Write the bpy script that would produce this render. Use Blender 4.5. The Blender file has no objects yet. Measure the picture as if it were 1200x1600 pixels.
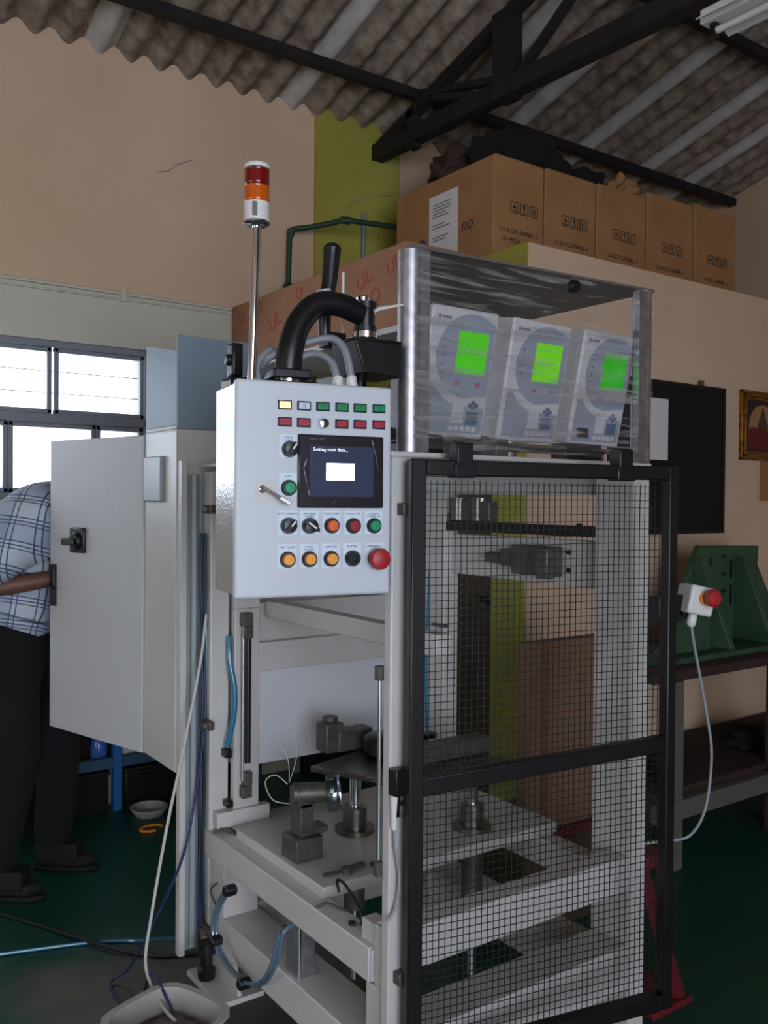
import bpy, bmesh, math, random
from mathutils import Vector, Matrix, noise
random.seed(7)
C = bpy.context.scene.collection
S = bpy.context.scene
R = math.radians
def lin(h):
    h = h.lstrip('#'); o = []
    for i in (0, 2, 4):
        c = int(h[i:i+2], 16)/255
        o.append(c/12.92 if c <= .04045 else ((c+.055)/1.055)**2.4)
    return (*o, 1)

# ------------------------------------------------------------------ camera
FWD = Vector((.579, .815, 0)).normalized(); RGT = Vector((FWD.y, -FWD.x, 0)); UPV = Vector((0, 0, 1))
p, r = R(.74), R(.5)
f = FWD*math.cos(p) - UPV*math.sin(p); u0 = UPV*math.cos(p) + FWD*math.sin(p)
cr = RGT*math.cos(r) + u0*math.sin(r); cu = u0*math.cos(r) - RGT*math.sin(r)
cam = bpy.data.cameras.new('camera'); co = bpy.data.objects.new('camera', cam); C.objects.link(co)
co.matrix_world = Matrix.Translation((0, 0, 1.45)) @ Matrix((cr, cu, -f)).transposed().to_4x4()
cam.sensor_fit = 'VERTICAL'; cam.sensor_height = 36; cam.lens = 31.5; cam.clip_start = .05
S.camera = co

# ------------------------------------------------------------------ light
w = bpy.data.worlds.new('sky'); S.world = w; w.use_nodes = True
bg = w.node_tree.nodes['Background']; bg.inputs[0].default_value = (.84, .92, 1, 1); bg.inputs[1].default_value = 4.0
def area(name, loc, rot, sx, sy, power, col):
    l = bpy.data.lights.new(name, 'AREA'); l.shape = 'RECTANGLE'; l.size = sx; l.size_y = sy; l.energy = power; l.color = col
    o = bpy.data.objects.new(name, l); C.objects.link(o); o.location = loc; o.rotation_euler = rot; return o
# daylight through the big doorway behind the photographer and through the window in the far wall
area('daylight_doorway', (-1.0, -3.95, 1.6), (R(90), 0, 0), 3.4, 2.6, 150, (.72, .80, 1))
area('daylight_window', (.2, 4.30, 1.83), (R(-90), 0, 0), 2.5, .62, 20, (.78, .88, 1))
S.view_settings.view_transform = 'Standard'; S.view_settings.look = 'None'
S.view_settings.gamma = 1; S.view_settings.use_curve_mapping = False
S.view_settings.exposure = 0.1

# ------------------------------------------------------------------ materials
def mat(name, col, rough=.6, metal=0, col2=None, scale=8, bump=0, bscale=60, emit=0, spec=None, alpha=1, trans=0, detail=4, contrast=(.35, .65), coat=0):
    m = bpy.data.materials.new(name); m.use_nodes = True; n = m.node_tree.nodes; L = m.node_tree.links
    b = n['Principled BSDF']; c = lin(col)
    b.inputs['Base Color'].default_value = c; b.inputs['Roughness'].default_value = rough; b.inputs['Metallic'].default_value = metal
    if spec is not None: b.inputs['Specular IOR Level'].default_value = spec
    if coat: b.inputs['Coat Weight'].default_value = coat; b.inputs['Coat Roughness'].default_value = .15
    b.inputs['Alpha'].default_value = alpha; b.inputs['Transmission Weight'].default_value = trans
    tc = n.new('ShaderNodeTexCoord')
    if col2:
        t = n.new('ShaderNodeTexNoise'); t.inputs['Scale'].default_value = scale; t.inputs['Detail'].default_value = detail
        L.new(tc.outputs['Object'], t.inputs['Vector'])
        cr_ = n.new('ShaderNodeValToRGB'); e = cr_.color_ramp.elements
        e[0].position = contrast[0]; e[1].position = contrast[1]; e[0].color = c; e[1].color = lin(col2)
        L.new(t.outputs[0], cr_.inputs[0]); L.new(cr_.outputs[0], b.inputs['Base Color'])
    if bump:
        t = n.new('ShaderNodeTexNoise'); t.inputs['Scale'].default_value = bscale; t.inputs['Detail'].default_value = 3
        L.new(tc.outputs['Object'], t.inputs['Vector'])
        bp = n.new('ShaderNodeBump'); bp.inputs['Strength'].default_value = bump; bp.inputs['Distance'].default_value = .01
        L.new(t.outputs[0], bp.inputs['Height']); L.new(bp.outputs[0], b.inputs['Normal'])
    if emit:
        b.inputs['Emission Color'].default_value = c; b.inputs['Emission Strength'].default_value = emit
    return m
M = {}
M['cream_wall'] = mat('cream_wall', '#d2b498', .9, col2='#c6a78a', scale=1.3, bump=.25, bscale=25)
M['lower_cream'] = mat('lower_cream', '#c9c6b8', .9, col2='#bdb8a6', scale=1.3, bump=.25, bscale=25)
M['yellow_wall'] = mat('yellow_wall', '#a49d45', .9, col2='#948d38', scale=2, bump=.3, bscale=25)
M['fibre'] = mat('fibre_cement', '#9c8c7d', .95, col2='#6b5b4e', scale=14, bump=.5, bscale=60, detail=8)
M['fibre_pale'] = mat('fibre_pale', '#bdb6b0', .8, col2='#a8a19b', scale=10)
M['steel_dark'] = mat('dark_truss_paint', '#110c0b', .8, col2='#1b1210', scale=9)
M['white_paint'] = mat('cream_powder_coat', '#c6c2be', .38, col2='#bdb9b4', scale=3, bump=.06, bscale=300)
M['cab_paint'] = mat('textured_grey_coat', '#b9b8b8', .5, bump=.25, bscale=260)
M['panel_paint'] = mat('light_grey_coat', '#c3c7cd', .32, bump=.03, bscale=220)
M['panel_dim_side'] = mat('light_grey_coat_dim', '#a89e94', .2, bump=.12, bscale=160, coat=.3)  # same coat as the front, colour darkened and warmed for dim side light
M['duct_grey'] = mat('grey_plastic', '#8e9698', .4)
M['black'] = mat('black_paint', '#0c0b0c', .42, col2='#131112', scale=20)
M['door_black'] = mat('black_frame_paint', '#0d090a', .4, col2='#150f10', scale=12)
M['black_plastic'] = mat('black_plastic', '#121316', .35)
M['rubber'] = mat('rubber', '#15130f', .8)
M['chrome'] = mat('chrome', '#dfe2e8', .12, 1)
M['alu'] = mat('brushed_aluminium', '#c2c0c6', .45, 1, col2='#a5a3a6', scale=40)
M['steel'] = mat('machined_steel', '#8d877f', .32, 1, col2='#75706a', scale=30)
M['dull_steel'] = mat('dull_steel', '#6b6862', .5, .6, col2='#5a5750', scale=30)
M['film_smoke'] = mat('smoked_acrylic', '#5a5450', .55)
M['wire'] = mat('black_wire', '#101112', .5)
M['red_lens'] = mat('red_lens', '#6e0a08', .15, coat=.5, emit=.03)
M['amber_lens'] = mat('amber_lens', '#b8500a', .15, coat=.5, emit=.05)
M['white_plastic'] = mat('white_plastic', '#d5d2ce', .4)
M['grey_plastic'] = mat('conduit_grey', '#7d8086', .45)
M['green_btn'] = mat('green_button', '#0b8f5e', .35)
M['green_lamp'] = mat('green_lamp', '#0c8a53', .35)
M['red_lamp'] = mat('red_lamp', '#a81f3b', .35)
M['amber_lit'] = mat('amber_lamp_lit', '#ffd98a', .4, emit=1.3)
M['clear_lamp'] = mat('clear_lamp', '#c3cbe0', .4)
M['orange_btn'] = mat('orange_button', '#e0601a', .35)
M['yellow_btn'] = mat('amber_button', '#ee9a30', .35)
M['dark_red_btn'] = mat('dark_red_button', '#8e1a22', .35)
M['mushroom'] = mat('red_mushroom', '#a32126', .45)
M['bezel'] = mat('button_bezel', '#15151c', .3)
M['legend'] = mat('legend_plate', '#cfdbe6', .5)
M['ink'] = mat('ink', '#22252c', .7)
M['ink_grey'] = mat('grey_ink', '#77706c', .7)
M['hmi_glass'] = mat('touchscreen_bezel', '#1f1d24', .22, coat=.3)
M['hmi_disp'] = mat('touchscreen_display', '#343a50', .2, emit=.12)
M['hmi_white'] = mat('touchscreen_lit_box', '#ffffff', .4, emit=2.2)
M['hmi_text'] = mat('touchscreen_text', '#dfe6ee', .4, emit=.8)
M['lcd'] = mat('green_lcd', '#3fae10', .3, emit=.35, col2='#4fb81a', scale=30)
M['lcd_b'] = mat('yellow_green_lcd', '#62b80c', .3, emit=.38)
M['lcd_c'] = mat('deep_green_lcd', '#1d9c08', .3, emit=.33)
for k in ('lcd', 'lcd_b', 'lcd_c'): M[k].node_tree.nodes['Principled BSDF'].inputs['Emission Color'].default_value = lin({'lcd': '#46c010', 'lcd_b': '#66c808', 'lcd_c': '#1fae08'}[k])
M['meter_white'] = mat('meter_body', '#b9b5b6', .4)
M['meter_grey'] = mat('meter_fascia_grey', '#8b8e9a', .45)
M['meter_blue'] = mat('meter_keys_blue', '#4f6078', .45)
M['pink_led'] = mat('pink_led', '#a05070', .4)
M['carton'] = mat('carton_board', '#a07348', .85, col2='#94683f', scale=5)
M['carton_tan'] = mat('tan_board', '#986c4d', .85, col2='#8c6148', scale=4)
M['board_brown'] = mat('brown_board', '#755843', .85, col2='#6c503c', scale=4)
M['sheet_white'] = mat('white_gloss_sheet', '#d0d2d6', .22, coat=.3)
M['tape'] = mat('packing_tape', '#6d4a32', .4)
M['paper'] = mat('paper', '#cfc9c8', .8)
M['red_print'] = mat('red_print', '#9c3c30', .8)
M['board_black'] = mat('notice_board_felt', '#030305', .95)
M['gold'] = mat('gilt_frame', '#a8772a', .35, .7, col2='#6a4516', scale=40)
M['green_metal'] = mat('green_enamel', '#34503a', .55, col2='#2b4531', scale=7, bump=.1, bscale=30)
M['rust'] = mat('rust_brown_paint', '#3a211b', .8, col2='#2b1a16', scale=12)
M['bench_grey'] = mat('grey_bench_steel', '#57534e', .7)
M['blue_steel'] = mat('blue_bench_paint', '#1c5f9a', .5)
M['blue_dull'] = mat('dull_blue_steel', '#2b4b62', .6)
M['blue_grey'] = mat('blue_grey_sheet', '#7f8e9c', .55, col2='#76858f', scale=3)
M['brown_wood'] = mat('brown_door', '#4a3820', .7, col2='#3f301b', scale=6)
M['green_pipe'] = mat('green_pipe', '#1d3b2b', .5)
M['cable_grey'] = mat('grey_cable', '#8f9298', .5)
M['cable_white'] = mat('white_cable', '#b9b4ac', .5)
M['cable_blue'] = mat('blue_cable', '#26305c', .5)
M['cable_purple'] = mat('purple_cable', '#3a3355', .5)
M['cable_black'] = mat('black_cable', '#0d0e12', .5)
M['hose_blue'] = mat('blue_air_hose', '#2f7390', .15, coat=.6)
M['hose_clear'] = mat('clear_blue_hose', '#54697a', .12, coat=.8)
M['skin'] = mat('skin', '#6a4534', .55, col2='#5f3d2e', scale=20)
M['trousers'] = mat('dark_trousers', '#060508', .95)
M['shoe'] = mat('shoe', '#050505', .8)
M['hair'] = mat('hair', '#0b0909', .7)
M['red_paint'] = mat('red_paint', '#5f121b', .6)
M['bin_plastic'] = mat('bin_plastic', '#a8a49e', .5)
M['bin_stuff'] = mat('packing_paper', '#6a5454', .9, col2='#5d4949', scale=12, bump=.8, bscale=20)
M['bottle'] = mat('blue_bottle', '#3a62a8', .2, coat=.4)
M['tube_white'] = mat('tube_glass', '#c8c6c0', .3)
M['bag_black'] = mat('black_cloth', '#070505', .95, col2='#120b08', scale=12, bump=.8, bscale=18)
M['pale_green'] = mat('green_scrap', '#5f7a2a', .8)

def floor_mat():
    m = bpy.data.materials.new('painted_floor'); m.use_nodes = True; n = m.node_tree.nodes; L = m.node_tree.links
    b = n['Principled BSDF']; b.inputs['Roughness'].default_value = .42
    g = n.new('ShaderNodeNewGeometry')
    sub = n.new('ShaderNodeVectorMath'); sub.operation = 'DISTANCE'; sub.inputs[1].default_value = (1.12, 2.25, 0)
    L.new(g.outputs['Position'], sub.inputs[0])
    t = n.new('ShaderNodeTexNoise'); t.inputs['Scale'].default_value = 2.2; t.inputs['Detail'].default_value = 6
    L.new(g.outputs['Position'], t.inputs['Vector'])
    mm = n.new('ShaderNodeMath'); mm.operation = 'MULTIPLY_ADD'; L.new(t.outputs[0], mm.inputs[0]); mm.inputs[1].default_value = 1.1; L.new(sub.outputs['Value'], mm.inputs[2])
    cr_ = n.new('ShaderNodeValToRGB'); e = cr_.color_ramp.elements
    e[0].position = 1.17; e[1].position = 1.0
    mr = n.new('ShaderNodeMapRange'); mr.inputs[1].default_value = .98; mr.inputs[2].default_value = 1.25
    L.new(mm.outputs[0], mr.inputs[0]); L.new(mr.outputs[0], cr_.inputs[0])
    e[0].position = 0; e[1].position = 1; e[0].color = lin('#6f685f'); e[1].color = lin('#0f4c3a')
    t2 = n.new('ShaderNodeTexNoise'); t2.inputs['Scale'].default_value = 9; t2.inputs['Detail'].default_value = 8
    L.new(g.outputs['Position'], t2.inputs['Vector'])
    mx = n.new('ShaderNodeMix'); mx.data_type = 'RGBA'; mx.blend_type = 'MULTIPLY'; mx.inputs[0].default_value = .5
    L.new(cr_.outputs[0], mx.inputs[6]); L.new(t2.outputs[1], mx.inputs[7]); L.new(mx.outputs[2], b.inputs['Base Color'])
    return m
M['floor'] = floor_mat()

def film_mat():
    m = bpy.data.materials.new('stretch_film'); m.use_nodes = True; n = m.node_tree.nodes; L = m.node_tree.links
    out = n['Material Output']; n.remove(n['Principled BSDF'])
    tc = n.new('ShaderNodeTexCoord'); mp = n.new('ShaderNodeMapping'); mp.inputs['Scale'].default_value = (5, 5, 75); mp.inputs['Rotation'].default_value = (0, R(7), 0)
    L.new(tc.outputs['Object'], mp.inputs[0])
    t = n.new('ShaderNodeTexNoise'); t.inputs['Scale'].default_value = 1; t.inputs['Detail'].default_value = 6; t.inputs['Distortion'].default_value = .6
    L.new(mp.outputs[0], t.inputs['Vector'])
    cr_ = n.new('ShaderNodeValToRGB'); e = cr_.color_ramp.elements; e[0].position = .50; e[1].position = .66
    e[0].color = (.06, .06, .06, 1); e[1].color = (.6, .6, .6, 1); L.new(t.outputs[0], cr_.inputs[0])
    bp = n.new('ShaderNodeBump'); bp.inputs['Strength'].default_value = .7; bp.inputs['Distance'].default_value = .01; L.new(t.outputs[0], bp.inputs['Height'])
    g = n.new('ShaderNodeBsdfGlossy'); g.inputs['Roughness'].default_value = .22; L.new(bp.outputs[0], g.inputs['Normal'])
    d = n.new('ShaderNodeBsdfDiffuse'); d.inputs[0].default_value = (.7, .7, .72, 1)
    mm = n.new('ShaderNodeMixShader'); mm.inputs[0].default_value = .35; L.new(g.outputs[0], mm.inputs[1]); L.new(d.outputs[0], mm.inputs[2])
    tr = n.new('ShaderNodeBsdfTransparent'); ms = n.new('ShaderNodeMixShader')
    L.new(cr_.outputs[0], ms.inputs[0]); L.new(tr.outputs[0], ms.inputs[1]); L.new(mm.outputs[0], ms.inputs[2]); L.new(ms.outputs[0], out.inputs[0])
    return m
M['film'] = film_mat()

def glass_mat(name, tint, fac):
    m = bpy.data.materials.new(name); m.use_nodes = True; n = m.node_tree.nodes; L = m.node_tree.links
    out = n['Material Output']; n.remove(n['Principled BSDF'])
    tr = n.new('ShaderNodeBsdfTransparent'); tr.inputs[0].default_value = tint
    g = n.new('ShaderNodeBsdfGlossy'); g.inputs['Roughness'].default_value = .05
    ms = n.new('ShaderNodeMixShader'); ms.inputs[0].default_value = fac
    L.new(tr.outputs[0], ms.inputs[1]); L.new(g.outputs[0], ms.inputs[2]); L.new(ms.outputs[0], out.inputs[0]); return m
M['glass'] = glass_mat('window_glass', (.95, .97, 1, 1), .06)
M['disc_clear'] = glass_mat('clear_disc', (.55, .7, .75, 1), .18)
M['bag_clear'] = glass_mat('clear_bag', (.6, .62, .66, 1), .25)

def plaid_mat():
    m = bpy.data.materials.new('plaid_cotton'); m.use_nodes = True; n = m.node_tree.nodes; L = m.node_tree.links
    b = n['Principled BSDF']; b.inputs['Roughness'].default_value = .9
    tc = n.new('ShaderNodeTexCoord'); mp = n.new('ShaderNodeMapping'); mp.inputs['Rotation'].default_value = (R(8), R(-14), R(33))
    L.new(tc.outputs['Object'], mp.inputs[0]); sx = n.new('ShaderNodeSeparateXYZ'); L.new(mp.outputs[0], sx.inputs[0])
    prev = None
    def line(axis, period, off, width):
        a = n.new('ShaderNodeMath'); a.operation = 'MULTIPLY_ADD'; L.new(sx.outputs[axis], a.inputs[0]); a.inputs[1].default_value = 1/period; a.inputs[2].default_value = off
        fr = n.new('ShaderNodeMath'); fr.operation = 'FRACT'; L.new(a.outputs[0], fr.inputs[0])
        c = n.new('ShaderNodeMath'); c.operation = 'LESS_THAN'; L.new(fr.outputs[0], c.inputs[0]); c.inputs[1].default_value = width; return c
    ls = [line(2, .085, 0, .05), line(2, .085, .16, .05), line(2, .085, .30, .04), line(0, .085, 0, .05), line(0, .085, .22, .05)]
    for l in ls:
        if prev is None: prev = l
        else:
            mx = n.new('ShaderNodeMath'); mx.operation = 'MAXIMUM'; L.new(prev.outputs[0], mx.inputs[0]); L.new(l.outputs[0], mx.inputs[1]); prev = mx
    band = line(0, .17, 0, .42); band2 = line(2, .17, 0, .45)
    ad = n.new('ShaderNodeMath'); ad.operation = 'ADD'; L.new(band.outputs[0], ad.inputs[0]); L.new(band2.outputs[0], ad.inputs[1])
    k = n.new('ShaderNodeMath'); k.operation = 'MULTIPLY'; L.new(ad.outputs[0], k.inputs[0]); k.inputs[1].default_value = .5
    m1 = n.new('ShaderNodeMix'); m1.data_type = 'RGBA'; m1.inputs[6].default_value = lin('#b0b6c0'); m1.inputs[7].default_value = lin('#8b97ac'); L.new(k.outputs[0], m1.inputs[0])
    m2 = n.new('ShaderNodeMix'); m2.data_type = 'RGBA'; m2.inputs[7].default_value = lin('#454c66'); L.new(m1.outputs[2], m2.inputs[6]); L.new(prev.outputs[0], m2.inputs[0])
    L.new(m2.outputs[2], b.inputs['Base Color']); return m
M['plaid'] = plaid_mat()

# ------------------------------------------------------------------ builders
ORG = {}
def props(o, label=None, cat=None, group=None, kind=None):
    for k, v in (('label', label), ('category', cat), ('group', group), ('kind', kind)):
        if v: o[k] = v
    return o
def thing(name, loc, label, cat, group=None):
    o = bpy.data.objects.new(name, None); C.objects.link(o); o.location = loc; o.empty_display_size = .05
    ORG[o.name] = Vector(loc); return props(o, label, cat, group)
class MB:
    def __init__(s, T=None): s.v = []; s.f = []; s.mi = []; s.cur = 0; s.T = T
    def add(s, vs, fs):
        b = len(s.v)
        for v in vs:
            v = Vector(v); s.v.append(s.T @ v if s.T else v)
        for q in fs: s.f.append([b+i for i in q]); s.mi.append(s.cur)
        return s
    def box(s, x0, x1, y0, y1, z0, z1):
        return s.add([(x, y, z) for x in (x0, x1) for y in (y0, y1) for z in (z0, z1)],
            [(0, 1, 3, 2), (4, 6, 7, 5), (0, 4, 5, 1), (2, 3, 7, 6), (0, 2, 6, 4), (1, 5, 7, 3)])
    def bar(s, a, b, w_, h_, side=None):      # rectangular bar from a to b, w_ along side, h_ along the third
        a = Vector(a); b = Vector(b); d = (b-a).normalized()
        sd = Vector(side) if side else (Vector((0, 0, 1)).cross(d) if abs(d.z) < .95 else Vector((1, 0, 0)))
        sd = (sd - d*sd.dot(d)).normalized(); up = d.cross(sd)
        vs = [q + sd*i*w_/2 + up*j*h_/2 for q in (a, b) for i in (-1, 1) for j in (-1, 1)]
        return s.add(vs, [(0, 1, 3, 2), (4, 6, 7, 5), (0, 4, 5, 1), (2, 3, 7, 6), (0, 2, 6, 4), (1, 5, 7, 3)])
    def cyl(s, a, b, r1, r2=None, n=20):
        r2 = r1 if r2 is None else r2; a = Vector(a); b = Vector(b); d = (b-a).normalized()
        x = d.orthogonal().normalized(); y = d.cross(x)
        vs = []
        for q, rr in ((a, r1), (b, r2)):
            for i in range(n):
                t = 2*math.pi*i/n; vs.append(q + x*math.cos(t)*rr + y*math.sin(t)*rr)
        fs = [(i, (i+1) % n, n+(i+1) % n, n+i) for i in range(n)] + [tuple(range(n))[::-1], tuple(range(n, 2*n))]
        return s.add(vs, fs)
    def lathe(s, base, axis, prof, n=24):      # prof: (distance along axis, radius)
        base = Vector(base); d = Vector(axis).normalized(); x = d.orthogonal().normalized(); y = d.cross(x); vs = []
        for h, rr in prof:
            for i in range(n):
                t = 2*math.pi*i/n; vs.append(base + d*h + (x*math.cos(t)+y*math.sin(t))*rr)
        fs = []
        for k in range(len(prof)-1):
            fs += [(k*n+i, k*n+(i+1) % n, (k+1)*n+(i+1) % n, (k+1)*n+i) for i in range(n)]
        fs += [tuple(range(n))[::-1], tuple(range((len(prof)-1)*n, len(prof)*n))]
        return s.add(vs, fs)
    def tube(s, pts, rad, n=8, sub=6):
        P = [Vector(q) for q in pts]; Q = []
        if len(P) > 2 and sub > 1:
            for i in range(len(P)-1):
                p0 = P[max(i-1, 0)]; p1 = P[i]; p2 = P[i+1]; p3 = P[min(i+2, len(P)-1)]
                for k in range(sub):
                    t = k/sub; Q.append(.5*((2*p1)+(-p0+p2)*t+(2*p0-5*p1+4*p2-p3)*t*t+(-p0+3*p1-3*p2+p3)*t**3))
            Q.append(P[-1])
        else: Q = P
        vs = []; x = None
        for i, q in enumerate(Q):
            d = (Q[min(i+1, len(Q)-1)] - Q[max(i-1, 0)]).normalized()
            x = d.orthogonal().normalized() if x is None else (x - d*x.dot(d)).normalized()
            y = d.cross(x); rr = rad(i/(len(Q)-1)) if callable(rad) else rad
            for k in range(n):
                t = 2*math.pi*k/n; vs.append(q + x*math.cos(t)*rr + y*math.sin(t)*rr)
        m_ = len(Q)
        fs = [(j*n+k, j*n+(k+1) % n, (j+1)*n+(k+1) % n, (j+1)*n+k) for j in range(m_-1) for k in range(n)]
        fs += [tuple(range(n))[::-1], tuple(range((m_-1)*n, m_*n))]
        return s.add(vs, fs)
    def prism(s, poly, ext):
        e = Vector(ext); n = len(poly); P = [Vector(q) for q in poly]
        return s.add(P + [q+e for q in P], [tuple(range(n))[::-1], tuple(range(n, 2*n))] + [(i, (i+1) % n, n+(i+1) % n, n+i) for i in range(n)])
    def build(s, name, material, parent=None, bevel=0, label=None, cat=None, group=None, kind=None, ang=40, seg=2):
        me = bpy.data.meshes.new(name)
        if parent is None:
            lo = [min(v[i] for v in s.v) for i in range(3)]; hi = [max(v[i] for v in s.v) for i in range(3)]
            org = Vector(((lo[0]+hi[0])/2, (lo[1]+hi[1])/2, lo[2]))
        else: org = ORG[parent.name]
        me.from_pydata([v-org for v in s.v], [], s.f)
        mats = material if isinstance(material, (list, tuple)) else [material]
        for k in mats: me.materials.append(M[k])
        if len(mats) > 1: me.polygons.foreach_set('material_index', s.mi)
        bm = bmesh.new(); bm.from_mesh(me); bmesh.ops.recalc_face_normals(bm, faces=bm.faces); bm.to_mesh(me); bm.free()
        me.polygons.foreach_set('use_smooth', [True]*len(me.polygons)); me.set_sharp_from_angle(angle=R(ang)); me.update()
        o = bpy.data.objects.new(name, me); C.objects.link(o)
        if parent is None: o.location = org
        else: o.parent = parent
        ORG[o.name] = org
        if bevel:
            b = o.modifiers.new('bevel', 'BEVEL'); b.width = bevel; b.segments = seg; b.limit_method = 'ANGLE'; b.angle_limit = R(40)
        return props(o, label, cat, group, kind)
def text(name, body, size, origin, xdir, ydir, material, parent, ext=.0004, align='CENTER', shear=0):
    cu_ = bpy.data.curves.new(name, 'FONT'); cu_.body = body; cu_.size = size; cu_.extrude = ext; cu_.align_x = align; cu_.align_y = 'CENTER'; cu_.resolution_u = 1 if size < .02 else 4; cu_.shear = shear
    t = bpy.data.objects.new(name, cu_); C.objects.link(t)
    me = bpy.data.meshes.new_from_object(t.evaluated_get(bpy.context.evaluated_depsgraph_get()))
    bpy.data.objects.remove(t); bpy.data.curves.remove(cu_)
    xd = Vector(xdir).normalized(); yd = Vector(ydir); yd = (yd-xd*yd.dot(xd)).normalized(); zd = xd.cross(yd)
    me.transform(Matrix.Translation(Vector(origin)-ORG[parent.name]) @ Matrix((xd, yd, zd)).transposed().to_4x4())
    me.materials.clear(); me.materials.append(M[material]); me.name = name
    o = bpy.data.objects.new(name, me); C.objects.link(o); o.parent = parent; ORG[o.name] = ORG[parent.name]; return o

# ================================================================== ROOM
XL, XR, YF, YN = -3.5, 5.75, 4.2, -4.0      # west, east gable, window wall, doorway wall
MB().box(XL-.2, XR+.2, YN-.2, YF+.2, -.12, 0).build('floor', 'floor', kind='structure')
# window wall (opening x -1.0..1.575, z .9..2.17)
wx0, wx1, wz0, wz1 = -1.0, 1.575, 1.44, 2.165
m = MB(); m.box(XL, XR, YF, YF+.2, 0, wz0); m.box(XL, wx0, YF, YF+.2, wz0, wz1); m.box(wx1, XR, YF, YF+.2, wz0, wz1); m.box(XL, XR, YF, YF+.2, wz1, 2.415)
wf = m.build('wall_far', 'lower_cream', kind='structure')
m = MB(); m.box(XL, 2.50, YF, YF+.2, 2.415, 3.72); m.box(3.06, XR, YF, YF+.2, 2.415, 3.72); m.build('upper_wall', 'cream_wall', wf)
MB().box(2.50, 3.06, YF-.02, YF+.2, 2.0, 3.72).build('pilaster', 'yellow_wall', wf)
m = MB(); m.tube([(XL, YF-.012, 2.43), (-.5, YF-.012, 2.424), (1.2, YF-.012, 2.418), (2.5, YF-.012, 2.415)], .008, 6, 2); m.tube([(XL, YF-.01, 2.395), (2.5, YF-.01, 2.39)], .005, 6, 2)
for x in (-.2, 1.45): m.box(x-.012, x+.012, YF-.02, YF, 2.38, 2.44)
m.build('wall_conduit', 'lower_cream', wf)
m = MB()
def crack(pts, y):
    for a, b in zip(pts, pts[1:]): m.bar((a[0], y, a[1]), (b[0], y, b[1]), .002, .004, (0, 1, 0))
crack([(1.62, 3.03), (1.68, 3.05), (1.72, 3.09), (1.80, 3.13)], YF-.001)
m.cur = 0; crack([(2.62, 2.93), (2.66, 3.02), (2.74, 3.10), (2.86, 3.17), (3.0, 3.19)], YF-.021)
m.build('wall_crack', 'ink_grey', wf)
for nm, a in (('wall_right', (XR, XR+.2, YN, YF+.2, 0, 5.2)), ('wall_left', None), ('wall_near', None)):
    m = MB()
    if a: m.box(*a)
    elif nm == 'wall_left': m.box(XL-.2, XL, YN, .2, 0, 5.2); m.box(XL-.2, XL, 2.0, YF+.2, 0, 5.2); m.box(XL-.2, XL, .2, 2.0, 0, .9); m.box(XL-.2, XL, .2, 2.0, 2.2, 5.2)  # unseen window opening added for soft light on the machine's inner side
    else: m.box(XL, -2.7, YN-.2, YN, 0, 3.72); m.box(.7, XR, YN-.2, YN, 0, 3.72); m.box(-2.7, .7, YN-.2, YN, 2.9, 3.72)
    m.build(nm, 'cream_wall', kind='structure')
# window frame and panes
win = MB()
def wbar(x0, x1, z0, z1, y0=YF+.01, y1=YF+.06): win.box(x0, x1, y0, y1, z0, z1)
wbar(wx0, wx1, wz1-.03, wz1); wbar(wx0, wx1, wz0, wz0+.03); wbar(wx0, wx1, 1.79, 1.832)
wbar(wx0, wx0+.03, wz0, wz1); wbar(wx1-.012, wx1, wz0, wz1)
win1 = win.build('window_1', 'grey_plastic', kind='structure', bevel=.004)
def sash(x0, x1, z0, z1):
    w_ = .022; q = MB(); y0, y1 = YF+.02, YF+.05
    q.box(x0, x1, y0, y1, z0, z0+w_); q.box(x0, x1, y0, y1, z1-w_, z1); q.box(x0, x0+w_, y0, y1, z0, z1); q.box(x1-w_, x1, y0, y1, z0, z1)
    so = q.build('sash', 'grey_plastic', win1, bevel=.004)
    MB().box(x0+w_, x1-w_, y0+.012, y0+.016, z0+w_, z1-w_).build('pane', 'glass', so)
for i in range(5):
    a = 1.125+.02-.44*(i-0)-.0; 
    x0 = 1.143-.435*i; sash(x0, x0+.43-.005, 1.832, wz1-.03) if x0 > wx0 else None
    q = x0
for x0, x1 in ((1.335, 1.563), (.945, 1.335), (.55, .945), (.15, .55), (-.25, .15), (-.65, -.25), (-.97, -.65)): sash(x0, x1, wz0+.03, 1.79)
m = MB()
for z in (1.93, 2.03): m.box(wx0, wx1, YF+.065, YF+.069, z, z+.004)
m.build('security_bar', 'grey_plastic', win1)

# roof: corrugated sheets on both slopes, purlins, trusses
def zr(y): return 3.545 + .282*(YF-y) if y > .1 else 3.545 + .282*(YF-.1) - .282*(.1-y)
ceil_ = bpy.data.objects.new('ceiling', None); C.objects.link(ceil_); ceil_['kind'] = 'structure'; ORG['ceiling'] = Vector((0, 0, 0))
PITCH = .146
def sheet(x0, nw, ya, yb, lift):
    q = MB(); st = 8; N = nw*st; ny = 2
    for side in (0, 1):
        vs = []; 
        for j in range(ny+1):
            y = ya+(yb-ya)*j/ny
            for i in range(N+1):
                ph = 2*math.pi*i/st; z = zr(y)+lift+.027*math.cos(ph)+(.007 if side else 0)
                vs.append((x0+PITCH*i/st, y, z))
        b = len(q.v); q.v += [Vector(v) for v in vs]
        for j in range(ny):
            for i in range(N):
                wv = int(round((x0+3.7)/PITCH)) + i//st
                q.f.append([b+j*(N+1)+i, b+j*(N+1)+i+1, b+(j+1)*(N+1)+i+1, b+(j+1)*(N+1)+i]); q.mi.append(1 if wv in (34, 41, 47, 50, 54, 58, 61, 65) else 0)
    q.build('roof_sheet', ['fibre', 'fibre_pale'], ceil_, ang=80)
nw = 7
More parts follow.
